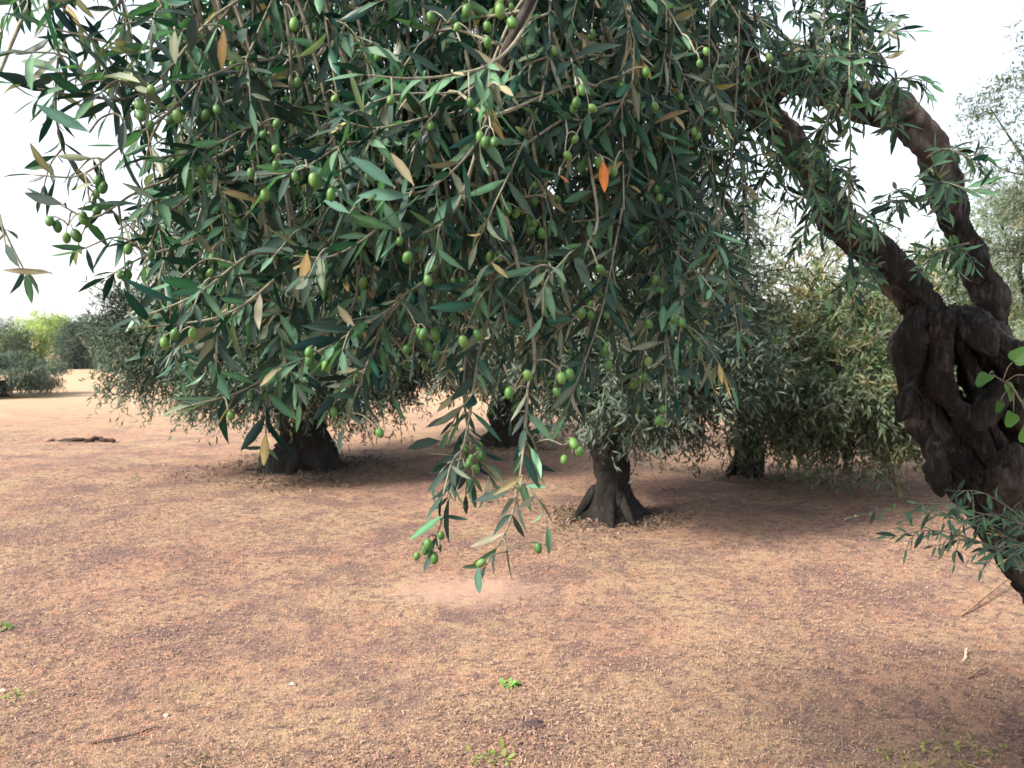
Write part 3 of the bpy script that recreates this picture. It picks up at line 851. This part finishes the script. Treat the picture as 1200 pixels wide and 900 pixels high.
lv.arr()
PJL = proj(lv.p + lv.d * lv.l[:, None] * 0.5)
inside = (PJL[:, 0] > 5) & (PJL[:, 0] < 1195) & (PJL[:, 1] > 5) & (PJL[:, 1] < 895)
facing = np.sqrt(np.clip(1 - np.sum(lv.d * nrm(lv.p - CAM), 1) ** 2, 0, 1))
order = np.argsort(PJL[:, 2])
seen = set(); vis = np.zeros(len(lv.p), bool)
for i in order:
    if not inside[i]:
        continue
    cx, cy = int(PJL[i, 0] // 11), int(PJL[i, 1] // 11)
    if (cx, cy) in seen:
        continue
    vis[i] = True; seen.add((cx, cy))
score = np.where(vis, lv.l * facing / PJL[:, 2], 0)
score[special] = 9
lv.bend[special] *= 0.5
single = np.argsort(-score)[:300]
rest = np.setdiff1d(np.arange(len(lv.p)), single)
acc = Acc(); acc.add(*lv.world(rest, LV, LT)); acc.V[0] = loc(acc.V[0])
fol = near_obj(acc, 'foliage', [M_LEAF], near, True); fol['kind'] = 'stuff'
# the leaves that show largest, one object each, in shared shapes
variants = []
for q in range(24):
    lo = leaf_local(LV, np.array([1.0]), np.array([random.uniform(0.18, 0.25)]), np.array([random.gauss(0.2, 0.32)]), np.array([random.uniform(0.1, 0.65)]), np.array([random.gauss(0, 0.06)]))[0]
    variants.append(lo)
vcache = {}
spset = set(special)
for i in single:
    c_ = lv.c[i]
    key = (random.randrange(24) if i not in spset else 100 + int(i), int(np.clip(c_[0] * 40, 0, 99)))
    if key not in vcache:
        shp = variants[key[0]] if key[0] < 100 else leaf_local(LV, np.array([1.0]), np.array([lv.w[i] / lv.l[i]]), lv.bend[i:i + 1], lv.fold[i:i + 1], lv.side[i:i + 1])[0]
        vcache[key] = mesh_np('leaf', shp, LT, c_[None] * np.where(LV[:, 2] > 0, 0.9, 1.4)[:, None], [M_LEAF], True)
    o = link('leaf', vcache[key], twig_objs[int(lv.twig[i])])
    s = float(lv.l[i])
    R = np.stack([lv.d[i], lv.s[i], lv.n[i]], 1)
    Mx = Matrix(R.tolist()).to_4x4(); p = loc(lv.p[i])
    o.matrix_local = Matrix.Translation(p.tolist()) @ Mx @ Matrix.Diagonal((s, s, s, 1))
print('near leaves', len(lv.p), 'twigs', len(twigs), 'olives', len(fruit))


# ------------------------------------------------------------------ the other olive trees
def bg_leaves(starts, dirs, lens, per, size, tints, rs):
    """leafy sprigs, all in arrays: every sprig carries `per` leaves along its length"""
    n = len(starts)
    f = (np.arange(per)[None] + rs.uniform(0, 1, (n, per))) / per
    droop = np.array([0, 0, -1.0])
    pos = starts[:, None] + dirs[:, None] * (lens[:, None] * f)[..., None] + droop * (lens[:, None] * f ** 2 * 0.35)[..., None]
    d = nrm(dirs[:, None] * 0.6 + rs.normal(0, 0.62, (n, per, 3)) + droop * 0.25)
    up = nrm(np.array([0, 0, 0.8]) + dirs[:, None] * 0.4 + rs.normal(0, 0.4, (n, per, 3)))
    c = tints[:, None] * rs.uniform(0.75, 1.3, (n, per, 1))
    q = Leaves(); m_ = n * per
    q.p = pos.reshape(m_, 3); q.d = nrm(d.reshape(m_, 3)); u_ = up.reshape(m_, 3)
    q.n = nrm(u_ - q.d * np.sum(u_ * q.d, 1, keepdims=True)); q.s = np.cross(q.n, q.d)
    q.l = size * rs.uniform(0.7, 1.25, m_); q.w = q.l * rs.uniform(0.2, 0.27, m_); q.c = c.reshape(m_, 3)
    q.bend = rs.normal(0.1, 0.15, m_); q.fold = rs.uniform(0.05, 0.4, m_); q.side = np.zeros(m_)
    return q


def olive(label, base, lean, h, r, blobs, seed, tint=(0.06, 0.10, 0.075), size=0.062, per=16, group=None, flare=1.9, limbs=5, warm=0.0, seg=28, name='olive_tree', clump=0.30, twl=0.30, twigs_=False):
    """blobs: (centre, radii, sprigs, clumps) in world space"""
    rs = np.random.default_rng(seed)
    base = np.asarray(base, float)
    root = empty(name, base); tag(root, label, 'tree', group)
    top = base + np.array([lean[0], lean[1], h])
    P = spline([base + [0, 0, -0.1], base + [lean[0] * 0.1 + 0.02, lean[1] * 0.2, h * 0.25], base + [lean[0] * 0.55 - 0.05, lean[1] * 0.5, h * 0.62], top], 36)
    t = np.linspace(0, 1, 36)
    R = r * np.interp(t, [0, 0.1, 0.3, 0.6, 1], [flare, flare * 0.78, 1.12, 0.95, 0.85])
    a = Acc(); V, T = tube(P - base, R, seg, bark_disp(seed * 2.3, 0.42, 5 / max(h, 0.5), 7, 2.2, 0.22)); a.add(V, T)
    for k in range(6):
        an = k * 1.05 + rs.uniform(0, 0.5); dv = np.array([math.cos(an), math.sin(an), 0]); e = r * flare
        RP = spline([dv * e * 0.45 + [0, 0, h * 0.18], dv * e * 0.8 + [0, 0, h * 0.07], dv * e * rs.uniform(1.0, 1.2) + [0, 0, -0.01], dv * e * 1.4 + [0, 0, -0.08]], 10)
        V, T = tube(RP, np.linspace(r * 0.4, r * 0.12, 10), 8, bark_disp(seed + k, 0.3, 4)); a.add(V, T)
    a.obj('trunk', [M_BARK2], root, True)
    cr = Acc(); tw = Acc()
    tips = []
    for (c0, rad, n, nc) in blobs:
        c0 = np.asarray(c0, float); rad = np.asarray(rad, float)
        v = nrm(rs.normal(0, 1, (nc, 3))) * (rs.uniform(0.25, 1, (nc, 1)) ** 0.5)
        cc = c0 + v * rad
        tips.append(cc)
        which = rs.integers(0, nc, n)
        st = cc[which] + np.clip(rs.normal(0, 1, (n, 3)), -1.35, 1.35) * clump * np.minimum(1, rad / 1.5)
        st[:, 2] = np.maximum(st[:, 2], gz(st[:, 0], st[:, 1]) + 0.24)
        out = nrm((st - c0) / rad)
        dirs = nrm(out * 0.8 + rs.normal(0, 0.5, (n, 3)) + np.array([0, 0, -0.15]))
        cj = rs.uniform(0.7, 1.35, (nc, 1))[which]
        tn = np.array(tint)[None] * cj * np.stack([1 + warm * rs.uniform(0, 1, n), 1 + warm * 0.6 * rs.uniform(0, 1, n), np.ones(n)], 1)
        ye = rs.uniform(0, 1, n) < 0.03 + warm * 0.10
        tn[ye] = np.array([0.24, 0.19, 0.08])
        q = bg_leaves(st, dirs, twl * rs.uniform(0.6, 1.3, n), per, size, tn, rs)
        V, T, C = q.world(np.arange(len(q.p)), SV, STr)
        V[:, 2] = np.maximum(V[:, 2], 0.04)
        if twigs_:          # the bare stems that carry the leaves
            ll = twl * rs.uniform(0.8, 1.1, n)
            e_ = st + dirs * ll[:, None] + np.array([0, 0, -0.35]) * ll[:, None]; m_ = st + dirs * (ll * 0.5)[:, None] + np.array([0, 0, -0.0875]) * ll[:, None]
            b0 = st + (c0 - st) * 0.12
            sd = nrm(np.cross(dirs, [0.3, 0.2, 1.0])); s2 = np.cross(dirs, sd)
            sec = [sd, -0.5 * sd + 0.87 * s2, -0.5 * sd - 0.87 * s2]
            VV = np.stack([b0 + q_ * 0.005 for q_ in sec] + [m_ + q_ * 0.003 for q_ in sec] + [e_], 1)
            TT = []
            for q_ in range(3):
                w_ = (q_ + 1) % 3; TT += [(q_, w_, w_ + 3), (q_, w_ + 3, q_ + 3), (q_ + 3, w_ + 3, 6)]
            tw.add(VV.reshape(-1, 3) - base, (np.array(TT)[None] + (np.arange(n) * 7)[:, None, None]).reshape(-1, 3))
        cr.add(V - base, T, C)
    tips = np.concatenate(tips)
    o = cr.obj('crown', [M_FAR], root, False); o['kind'] = 'stuff'
    if twigs_:
        o = tw.obj('twigs', [M_BARK2], root, False); o['kind'] = 'stuff'
    pick = rs.permutation(len(tips))[:limbs]
    for k in pick:
        e = tips[k] - base; s = P[-3] - base
        m1 = s * 0.55 + e * 0.45 + np.array([0, 0, 0.12]) + rs.normal(0, 0.08, 3)
        LP = spline([s - [0, 0, r * 0.5], m1, e], 20)
        b_ = Acc(); V, T = tube(LP, np.linspace(r * 0.5, r * 0.07, 20), 10, bark_disp(seed + k, 0.3, 6)); b_.add(V, T)
        sub = tips[np.argsort(np.linalg.norm(tips - tips[k], axis=1))[1:4]] - base
        for s2 in sub:
            q0 = LP[12]; V, T = tube(spline([q0, (q0 + s2) / 2 + rs.normal(0, 0.06, 3), s2], 10), np.linspace(r * 0.2, r * 0.04, 10), 6); b_.add(V, T)
        b_.obj('limb', [M_BARK2], root, True)
    return root


b1 = ground(355, 548)
olive('broad olive tree with thick dark trunk and crown drooping towards the dry grass', b1, (-0.1, 0.1), 1.3, 0.235,
      [((b1[0] + 0.1, b1[1] + 0.1, 2.2), (1.8, 1.8, 1.35), 4600, 60), ((b1[0] - 1.15, b1[1] - 0.2, 1.5), (0.75, 0.8, 0.6), 1900, 26), ((b1[0] + 0.5, b1[1] - 0.7, 1.2), (1.4, 0.9, 0.45), 2200, 30)], 11, tint=(0.040, 0.075, 0.058), twigs_=True, size=0.07, flare=1.85)
b2 = ground(713, 600)
olive('olive tree with slender leaning trunk flaring into a wide root foot', b2, (0.06, 0.05), 1.25, 0.135,
      [((b2[0] + 0.05, b2[1] + 0.2, 1.95), (1.2, 1.3, 1.15), 3200, 44), ((b2[0] + 0.15, b2[1] - 0.4, 1.22), (0.95, 0.8, 0.4), 1500, 22)], 12, tint=(0.034, 0.064, 0.048), twigs_=True, size=0.07, flare=2.3)
b3 = ground(872, 556)
olive('bushy olive tree with dense branches hanging almost to the ground', b3, (0.15, 0.0), 1.0, 0.13,
      [((b3[0] + 0.95, b3[1] - 0.7, 1.35), (1.0, 1.2, 0.9), 1250, 34), ((b3[0] + 0.55, b3[1] - 1.2, 0.95), (0.85, 0.7, 0.42), 1250, 22), ((b3[0] - 0.05, b3[1] - 0.55, 0.8), (0.5, 0.35, 0.3), 420, 9), ((b3[0] + 0.6, b3[1] + 0.3, 2.2), (1.3, 1.4, 0.6), 260, 20)], 13,
      tint=(0.062, 0.10, 0.05), warm=0.65, flare=1.6, twigs_=True, size=0.088, per=13)
b4 = ground(597, 521)
olive('olive tree with short stout trunk standing farther back between two nearer trunks', b4, (0.1, 0.1), 1.2, 0.24,
      [((b4[0], b4[1] + 0.3, 1.6), (2.0, 2.0, 0.8), 2600, 36)], 14, tint=(0.036, 0.065, 0.05), twigs_=True, size=0.07, flare=1.7)
p = at(20, 466, 19.5)
olive('low grey-green olive bush standing alone in the open dry field', (p[0] - 0.6, 19.9, gz(p[0], 19.9)), (0, 0), 0.4, 0.07,
      [((p[0] - 0.75, 20, 0.58), (1.3, 1.2, 0.40), 2800, 40)], 15, tint=(0.075, 0.115, 0.09), size=0.09, limbs=3, clump=0.2, twl=0.25)
# far row
FR = [(46, 38.5, 1.45, 1.25, (0.36, 0.45, 0.11), 'rounded yellow-green tree beyond the open field', 4.0),
      (-12, 36.5, 1.3, 1.0, (0.035, 0.07, 0.045), 'dark green tree at the far field edge behind the lone low bush', 3.2),
      (98, 37.5, 0.95, 1.1, (0.03, 0.066, 0.052), 'dark blue-green tree standing against a yellow-green tree at the field edge', 3.2),
      (143, 34.0, 1.0, 1.15, (0.045, 0.075, 0.055), 'far olive tree with visible dark trunk at the field edge', 3.4)]
for k, (px, d, rr, zc, tn, lab, hh_) in enumerate(FR):
    p = at(px, 430, d); gzv = float(gz(p[0], d))
    olive(lab, (p[0], d, gzv), (0.05, 0), 1.0, 0.22, [((p[0], d, zc + 0.1), (rr, rr, zc * 0.95), 1900, 40)], 30 + k, tint=tn, size=0.13, per=12, limbs=3, seg=14, clump=0.34, twl=0.5)
proto = None
for k, (px, d) in enumerate([(205, 44), (270, 38), (345, 46), (430, 40), (520, 45), (590, 37), (665, 43), (745, 38), (820, 45), (900, 39), (985, 44), (1075, 37), (1165, 42)]):
    p = at(px, 430, d); gzv = float(gz(p[0], d))
    if proto is None:
        proto = olive('olive tree in the far row glimpsed behind the nearer trunks', (p[0], d, gzv), (0.05, 0), 1.0, 0.22,
                      [((p[0], d, 1.45), (2.1, 2.0, 1.2), 2000, 42)], 60, tint=(0.05, 0.085, 0.055), size=0.13, per=12, limbs=3, seg=14, group='olive trees of the far row', clump=0.34, twl=0.5)
        continue
    o = proto.copy(); col.objects.link(o); o.location = (float(p[0]), d, gzv)
    s = random.uniform(0.85, 1.2); o.scale = (s, s, s); o.rotation_euler = (0, 0, random.uniform(0, 6.28))
    for ch in proto.children:
        c_ = ch.copy(); col.objects.link(c_); c_.parent = o
# right side
p = at(1215, 470, 15.5)
olive('pale grey-green olive tree behind the hollow trunk', (p[0], 15.5, float(gz(p[0], 15.5))), (0, 0), 1.2, 0.2,
      [((p[0], 15.5, 2.7), (2.0, 1.8, 1.9), 3600, 50)], 70, tint=(0.12, 0.17, 0.12), size=0.08, warm=0.15)
p = at(1120, 470, 21)
olive('olive tree with light crown seen under the arching limb', (p[0], 21, float(gz(p[0], 21))), (0, 0), 1.2, 0.2,
      [((p[0], 21, 2.4), (2.1, 1.8, 1.5), 1900, 34)], 71, tint=(0.12, 0.15, 0.075), size=0.09, warm=0.4)
p = at(935, 470, 16)
olive('sparse olive tree with sunlit yellowish crown behind the bushy one', (p[0], 16, float(gz(p[0], 16))), (0, 0), 1.4, 0.18,
      [((p[0], 16, 2.6), (2.0, 1.7, 1.5), 900, 34)], 72, tint=(0.15, 0.15, 0.07), size=0.08, warm=0.5)
p = at(1235, 470, 10.5)
olive('tall wispy olive tree with thin open crown rising into the white sky', (p[0] + 0.6, 10.5, float(gz(p[0] + 0.6, 10.5))), (-0.1, 0), 2.2, 0.09,
      [((p[0] + 0.3, 10.5, 4.4), (1.5, 1.4, 1.7), 1200, 30), ((p[0] + 0.2, 10.7, 2.9), (1.0, 1.0, 0.7), 700, 14)], 73, tint=(0.08, 0.11, 0.075), size=0.085, limbs=9, per=14, clump=0.2)

# ------------------------------------------------------------------ climbing weed on the hollow trunk
ho = []
for a_ in np.linspace(-math.pi, math.pi, 22, endpoint=False):
    rr_ = 0.5 * (1 + 0.16 * math.cos(3 * a_)) * (1.0 + 0.25 * math.cos(a_)); ho.append((0.42 + rr_ * math.cos(a_) * 1.05, rr_ * math.sin(a_), 1))
BL = np.array([(0.42 + 0.5 * (h_[0] - 0.42), 0.5 * h_[1], 0) for h_ in ho] + ho + [(0.42, 0, 0)], float)
BT = []
for q in range(22):
    w_ = (q + 1) % 22
    BT += [(44, q, w_), (q, q + 22, w_ + 22), (q, w_ + 22, w_)]
BT = np.array(BT)
broad = []
for k in range(5):
    V = np.stack([BL[:, 0], BL[:, 1] * 0.95, 0.22 * np.abs(BL[:, 1]) - 0.3 * BL[:, 0] ** 2 * random.uniform(0.1, 1)], -1)
    cc = np.array([(0.10, 0.27, 0.06), (0.13, 0.33, 0.07), (0.18, 0.38, 0.07), (0.09, 0.22, 0.06), (0.15, 0.36, 0.06)][k])
    V[:, 2] += 0.03 * np.sin(BL[:, 0] * 9 + k) * np.abs(BL[:, 1]) * 2
    broad.append(mesh_np('leaf', V, BT, np.broadcast_to(cc * 0.4, (len(BL), 3)), [M_BROAD], True))
vb = ground(1300, 900) + [0.05, -0.42, 0]
vine = empty('climbing_weed', vb); tag(vine, 'climbing weed with broad bright green leaves beside the hollow trunk', 'plant')
VP = spline([vb + [0, 0, -0.03], at(1265, 760, 2.3), at(1235, 600, 2.25), at(1205, 490, 2.2), at(1185, 455, 2.15), at(1165, 440, 2.12)], 40)
a = Acc(); V, T = tube(VP - vb, np.linspace(0.005, 0.0018, 40), 6); a.add(V, T)
vl_ = [(1160, 438, 0.075, 200), (1186, 425, 0.09, 60), (1178, 448, 0.08, -60), (1196, 470, 0.085, -20), (1188, 483, 0.07, 230), (1172, 470, 0.05, 250), (1203, 440, 0.09, 10), (1215, 500, 0.09, 200), (1222, 545, 0.08, 30), (1235, 590, 0.08, 160),
       (1150, 655, 0.05, 200), (1176, 640, 0.055, 120)]
for k, (px, py, s, an) in enumerate(vl_[:10]):
    e = at(px, py, 2.1 + 0.03 * (k % 3)); i = int(np.argmin(np.linalg.norm(VP - e, axis=1)))
    V, T = tube(spline([VP[i] - vb, (VP[i] + e) / 2 - vb + [0, 0, 0.01], e - vb], 6), 0.0014, 5); a.add(V, T)
stem = a.obj('stem', [M_TWIG], vine, True)
for k, (px, py, s, an) in enumerate(vl_[:10]):
    e = at(px, py, 2.1 + 0.03 * (k % 3)) - vb
    o = link('leaf', broad[k % 5], vine)
    d = nrm([math.cos(math.radians(an)), -0.35, math.sin(math.radians(an)) - 0.25]); n_ = nrm(np.array([0.1, -0.65, 0.7]) + rng.normal(0, 0.15, 3)); n_ = nrm(n_ - d * (n_ @ d)); s_ = np.cross(n_, d)
    s *= 0.58
    o.matrix_local = Matrix.Translation(e.tolist()) @ Matrix(np.stack([d, s_, n_], 1).tolist()).to_4x4() @ Matrix.Diagonal((s, s, s, 1))


# ------------------------------------------------------------------ things lying on the ground
def stick(label, pts, r0, r1, c=(0.16, 0.11, 0.08), lift=0.0, kinks=None, name='fallen_stick', cat='stick'):
    P = []
    for (px, py, dz) in pts:
        g_ = ground(px, py); P.append(g_ + [0, 0, dz])
    o0 = P[0].copy()
    P = spline(P, 26)
    P += 0.6 * r0 * np.stack([fbm(np.stack([np.arange(26) * 0.4 + q * 9, np.zeros(26), np.zeros(26)], -1), 2) for q in range(3)], -1)
    a = Acc(); V, T = tube(P - o0, np.linspace(r0, r1, 26), 8, bark_disp(r0 * 999, 0.35, 20)); a.add(V, T, c)
    if kinks:
        for f in kinks:
            i = int(f * 25); d = nrm(np.array([random.uniform(-1, 1), random.uniform(-1, 1), 0.25]))
            V, T = tube(spline([P[i] - o0, P[i] - o0 + d * r0 * 7 + [0, 0, 0.0], P[i] - o0 + d * r0 * 14 + [0, 0, 0.003]], 8), np.linspace(r0 * 0.5, r0 * 0.25, 8), 6); a.add(V, T, c)
    o = a.obj(name, [M_CLOD], None, True); o.location = o0.tolist()
    return tag(o, label, cat)


stick('long thin dead branch lying on the soil and propped at the hollow trunk foot', [(1128, 712, 0.01), (1150, 700, 0.03), (1190, 678, 0.07), (1240, 665, 0.12)], 0.006, 0.008, (0.26, 0.17, 0.11), kinks=[0.3, 0.6])
stick('short bent brown twig lying below the dead branch by the hollow tree', [(1135, 785, 0.008), (1155, 776, 0.02), (1172, 778, 0.008)], 0.006, 0.003, (0.24, 0.15, 0.10))
stick('pale straw-coloured twig piece standing out on reddish soil near the hollow tree', [(1131, 763, 0.007), (1133, 752, 0.02)], 0.006, 0.005, (0.55, 0.42, 0.30))
stick('thin dark broken twig lying by a small whitish stone on dry grass', [(105, 862, 0.008), (150, 855, 0.012), (185, 842, 0.006)], 0.005, 0.003, (0.12, 0.08, 0.07))


def clod(label, px, py, sx, sy, sz, c, seed, name='clod', cat='clod'):
    g_ = ground(px, py)
    u = np.linspace(0, math.pi, 12); w = np.linspace(0, 2 * math.pi, 18, endpoint=False)
    U, W = np.meshgrid(u, w, indexing='ij')
    D = np.stack([np.sin(U) * np.cos(W), np.sin(U) * np.sin(W), np.cos(U)], -1)
    rr = 1 + 0.42 * fbm(D * 1.5 + seed, 4)
    V = (D * rr[..., None] * np.array([sx, sy, sz])).reshape(-1, 3) + [0, 0, sz * 0.45]
    i = np.arange(11)[:, None] * 18; j = np.arange(18)[None]; a_ = i + j; b_ = i + (j + 1) % 18
    T = np.concatenate([np.stack([a_, a_ + 18, b_ + 18], -1).reshape(-1, 3), np.stack([a_, b_ + 18, b_], -1).reshape(-1, 3)])
    a = Acc(); a.add(V, T, c); o = a.obj(name, [M_CLOD], None, True); o.location = g_.tolist()
    return tag(o, label, cat)


clod('dark weathered log piece lying in the field, the shorter of two', 84, 517, 0.17, 0.07, 0.035, (0.04, 0.026, 0.022), 2.0, 'log', 'log')
stick('long dark weathered log lying in the field beside a shorter piece', [(101, 518, 0.03), (118, 517, 0.034), (134, 518, 0.026)], 0.036, 0.026, (0.05, 0.028, 0.024), name='log', cat='log')
clod('reddish-brown earth lump in the field beside the short dark log', 58, 517, 0.08, 0.06, 0.03, (0.24, 0.14, 0.12), 5.0)
clod('dark blackish clump lying between two small green weeds', 627, 852, 0.045, 0.03, 0.010, (0.07, 0.045, 0.05), 8.0)
clod('small pale stone beside a small green weed on dry grass', 4, 798, 0.02, 0.012, 0.008, (0.42, 0.36, 0.28), 11.0, 'stone', 'stone')
clod('small whitish stone lying by a thin dark twig', 195, 829, 0.013, 0.009, 0.007, (0.42, 0.35, 0.27), 14.0, 'stone', 'stone')
clod('small greyish stone half sunk in the straw, no weed or twig beside it', 342, 795, 0.016, 0.012, 0.007, (0.32, 0.29, 0.27), 17.0, 'stone', 'stone')


def weed(label, px, py, n, h, c, seed, spread=0.05, w=0.008):
    rs = np.random.default_rng(seed); g_ = ground(px, py); root = empty('weed', g_); tag(root, label, 'weed')
    for k in range(n):
        an = rs.uniform(0, 6.28); el = rs.uniform(0.25, 1.2); ln = h * rs.uniform(0.5, 1.2)
        dv = np.array([math.cos(an) * math.cos(el), math.sin(an) * math.cos(el), math.sin(el)])
        s0 = np.array([rs.normal(0, spread), rs.normal(0, spread * 0.7), 0.0])
        t = np.array([0, 0.3, 0.6, 0.85, 1.0]); wd = w * np.array([0.5, 1, 0.9, 0.5, 0.05])
        mid = s0 + dv * (t * ln)[:, None] + np.array([0, 0, -1.0]) * (t ** 2 * ln * 0.35)[:, None]; mid[:, 2] = np.maximum(mid[:, 2], 0.004)
        sd = np.array([-math.sin(an), math.cos(an), 0.15])
        V = np.concatenate([mid - sd * wd[:, None], mid + sd * wd[:, None]])
        T = []
        for q in range(4):
            T += [(q, q + 1, q + 6), (q, q + 6, q + 5)]
        j = rs.uniform(0.7, 1.3)
        o = link('leaf', mesh_np('leaf', V, np.array(T), np.broadcast_to(np.array(c) * j, (10, 3)), [M_BROAD], True), root)


weed('bright green leafy weed sprouting alone from the open reddish soil', 598, 805, 26, 0.05, (0.17, 0.33, 0.08), 1, 0.025, 0.008)
weed('small yellow-green weed growing beside a dark blackish clump on the soil', 580, 890, 22, 0.05, (0.20, 0.25, 0.07), 2, 0.04)
weed('small green weed beside a pale stone', 22, 803, 14, 0.04, (0.20, 0.24, 0.08), 3, 0.03)
weed('small green weed tuft growing beyond the pale stone', 5, 730, 16, 0.06, (0.14, 0.20, 0.06), 4, 0.03)
weed('spreading yellowish-green weed patch near the hollow trunk foot', 1125, 872, 46, 0.055, (0.26, 0.25, 0.08), 5, 0.10, 0.006)
weed('thin yellowish-olive weed patch on orange soil, away from the trunks', 1060, 885, 30, 0.05, (0.24, 0.22, 0.08), 6, 0.08, 0.006)
weed('dark dried weed tuft in the grass near a thin dark twig', 240, 888, 26, 0.05, (0.11, 0.09, 0.06), 7, 0.06, 0.004)

# ------------------------------------------------------------------ dry grass and litter (uncountable)
def strewn(name, n, d0, d1, ln0, ln1, w0, w1, cols, label, cat, seed, flat=0.18, power=1.0, where=None):
    rs = np.random.default_rng(seed)
    y = d0 * (d1 / d0) ** (rs.uniform(0, 1, n) ** power)
    x = rs.uniform(-0.74, 0.74, n) * y
    bare = np.exp(-(((x - sp[0]) / 0.5) ** 2 + ((y - sp[1]) / 0.3) ** 2) ** 1.5)
    k = bare * 1.1 < rs.uniform(0, 1, n); x, y = x[k], y[k]; n = len(x)
    if where is not None:
        k = where(x, y) > rs.uniform(0, 1, n); x, y = x[k], y[k]; n = len(x)
    an = rs.uniform(0, 6.28, n); el = np.abs(rs.normal(0, flat, n))
    ln = rs.uniform(ln0, ln1, n) * (1 + y * 0.06); w = rs.uniform(w0, w1, n) * (1 + y * 0.10)
    d = np.stack([np.cos(an) * np.cos(el), np.sin(an) * np.cos(el), np.sin(el)], -1)
    s = np.stack([-np.sin(an), np.cos(an), rs.normal(0, 0.35, n)], -1)
    p = np.stack([x, y, gz(x, y) + 0.004], -1)
    tip = p + d * ln[:, None]; md = p + d * (ln * 0.5)[:, None] + np.stack([np.zeros(n), np.zeros(n), 0.10 * ln], -1)
    V = np.stack([p, md - s * w[:, None], md + s * w[:, None], tip], 1).reshape(-1, 3)
    T = (np.array([(0, 1, 2), (1, 3, 2)])[None] + (np.arange(n) * 4)[:, None, None]).reshape(-1, 3)
    cols = np.array(cols); C = cols[rs.integers(0, len(cols), n)] * rs.uniform(0.7, 1.3, (n, 1))
    o = link(name, mesh_np(name, V, T, np.repeat(C, 4, 0), [M_STRAW])); o['kind'] = 'stuff'
    tag(o, label, cat)


strewn('dry_grass', 90000, 2.2, 16, 0.009, 0.028, 0.0007, 0.0014, [(0.36, 0.25, 0.155), (0.35, 0.235, 0.15), (0.31, 0.20, 0.14), (0.20, 0.135, 0.11), (0.32, 0.18, 0.125), (0.25, 0.215, 0.12)],
       'short dried straw-coloured grass covering the reddish ground', 'grass', 1, 0.3)
PATCH = [(ground(*q_[:2]), q_[2]) for q_ in [(620, 862, 0.22), (560, 885, 0.16), (700, 845, 0.16), (1010, 705, 0.3), (945, 720, 0.22), (890, 768, 0.25), (905, 680, 0.25), (260, 888, 0.18), (430, 870, 0.15), (180, 745, 0.3), (150, 598, 0.7), (60, 615, 0.6), (720, 640, 0.35)]]  # the two widest spots, far left, put a ground shadow into dark litter
patch = lambda x, y: np.clip(sum(0.9 * np.exp(-((x - c_[0]) ** 2 + (y - c_[1]) ** 2) / r_ ** 2) for c_, r_ in PATCH) + 0.8 * np.clip(fbm(np.stack([x * 0.9, y * 0.9, x * 0 + 4], -1), 3) * 3.0 + 0.15, 0.08, 1), 0, 1)
strewn('leaf_litter', 110000, 2.2, 13, 0.006, 0.02, 0.0016, 0.0034, [(0.14, 0.09, 0.08), (0.20, 0.13, 0.11), (0.28, 0.18, 0.14), (0.10, 0.075, 0.07), (0.30, 0.20, 0.15)],
       'fallen dark dry leaves scattered over the ground, thickened into one shadow patch', 'leaf litter', 2, 0.25, 1.0, patch)
strewn('grass_stubble', 110000, 2.2, 9, 0.005, 0.015, 0.0007, 0.0014, [(0.34, 0.235, 0.15), (0.27, 0.185, 0.125), (0.31, 0.185, 0.13), (0.20, 0.13, 0.11), (0.27, 0.23, 0.11)],
       'short upright stubble of mown dry grass near the hollow tree', 'grass', 5, 0.9)
# litter heaped about the trunk feet, coloured dark to stand in for contact shade
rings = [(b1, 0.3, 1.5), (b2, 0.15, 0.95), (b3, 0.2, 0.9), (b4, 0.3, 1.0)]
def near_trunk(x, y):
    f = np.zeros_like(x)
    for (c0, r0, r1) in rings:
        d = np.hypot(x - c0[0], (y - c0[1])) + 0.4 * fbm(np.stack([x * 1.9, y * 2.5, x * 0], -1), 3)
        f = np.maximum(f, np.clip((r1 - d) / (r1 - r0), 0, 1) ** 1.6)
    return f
strewn('trunk_litter_shade', 200000, 5.6, 12.5, 0.02, 0.05, 0.003, 0.007, [(0.09, 0.07, 0.06), (0.14, 0.10, 0.08), (0.22, 0.15, 0.11), (0.12, 0.11, 0.07)],
       'leaf litter and dead grass heaped around the olive trunk feet, darkened for contact shade', 'leaf litter', 3, 0.3, 1.0, near_trunk)

# ------------------------------------------------------------------ air
m = bpy.data.materials.new('haze_air'); m.use_nodes = True
nt = m.node_tree; nt.nodes.clear()
out = nt.nodes.new('ShaderNodeOutputMaterial'); pv = nt.nodes.new('ShaderNodeVolumePrincipled')
pv.inputs['Color'].default_value = (0.90, 0.94, 1.0, 1); pv.inputs['Density'].default_value = 0.0004
nt.links.new(pv.outputs[0], out.inputs['Volume'])
x0, x1, y0, y1, z0, z1 = -1700, 1700, -100, 1800, -4, 70
HV = np.array([(x, y, z) for z in (z0, z1) for y in (y0, y1) for x in (x0, x1)], float)
HQ = np.array([(0, 2, 3, 1), (4, 5, 7, 6), (0, 1, 5, 4), (2, 6, 7, 3), (0, 4, 6, 2), (1, 3, 7, 5)])
hz = link('haze', mesh_np('haze', HV, HQ, mats=[m])); hz['kind'] = 'stuff'
tag(hz, 'pale bluish air softening the far hill', 'haze')
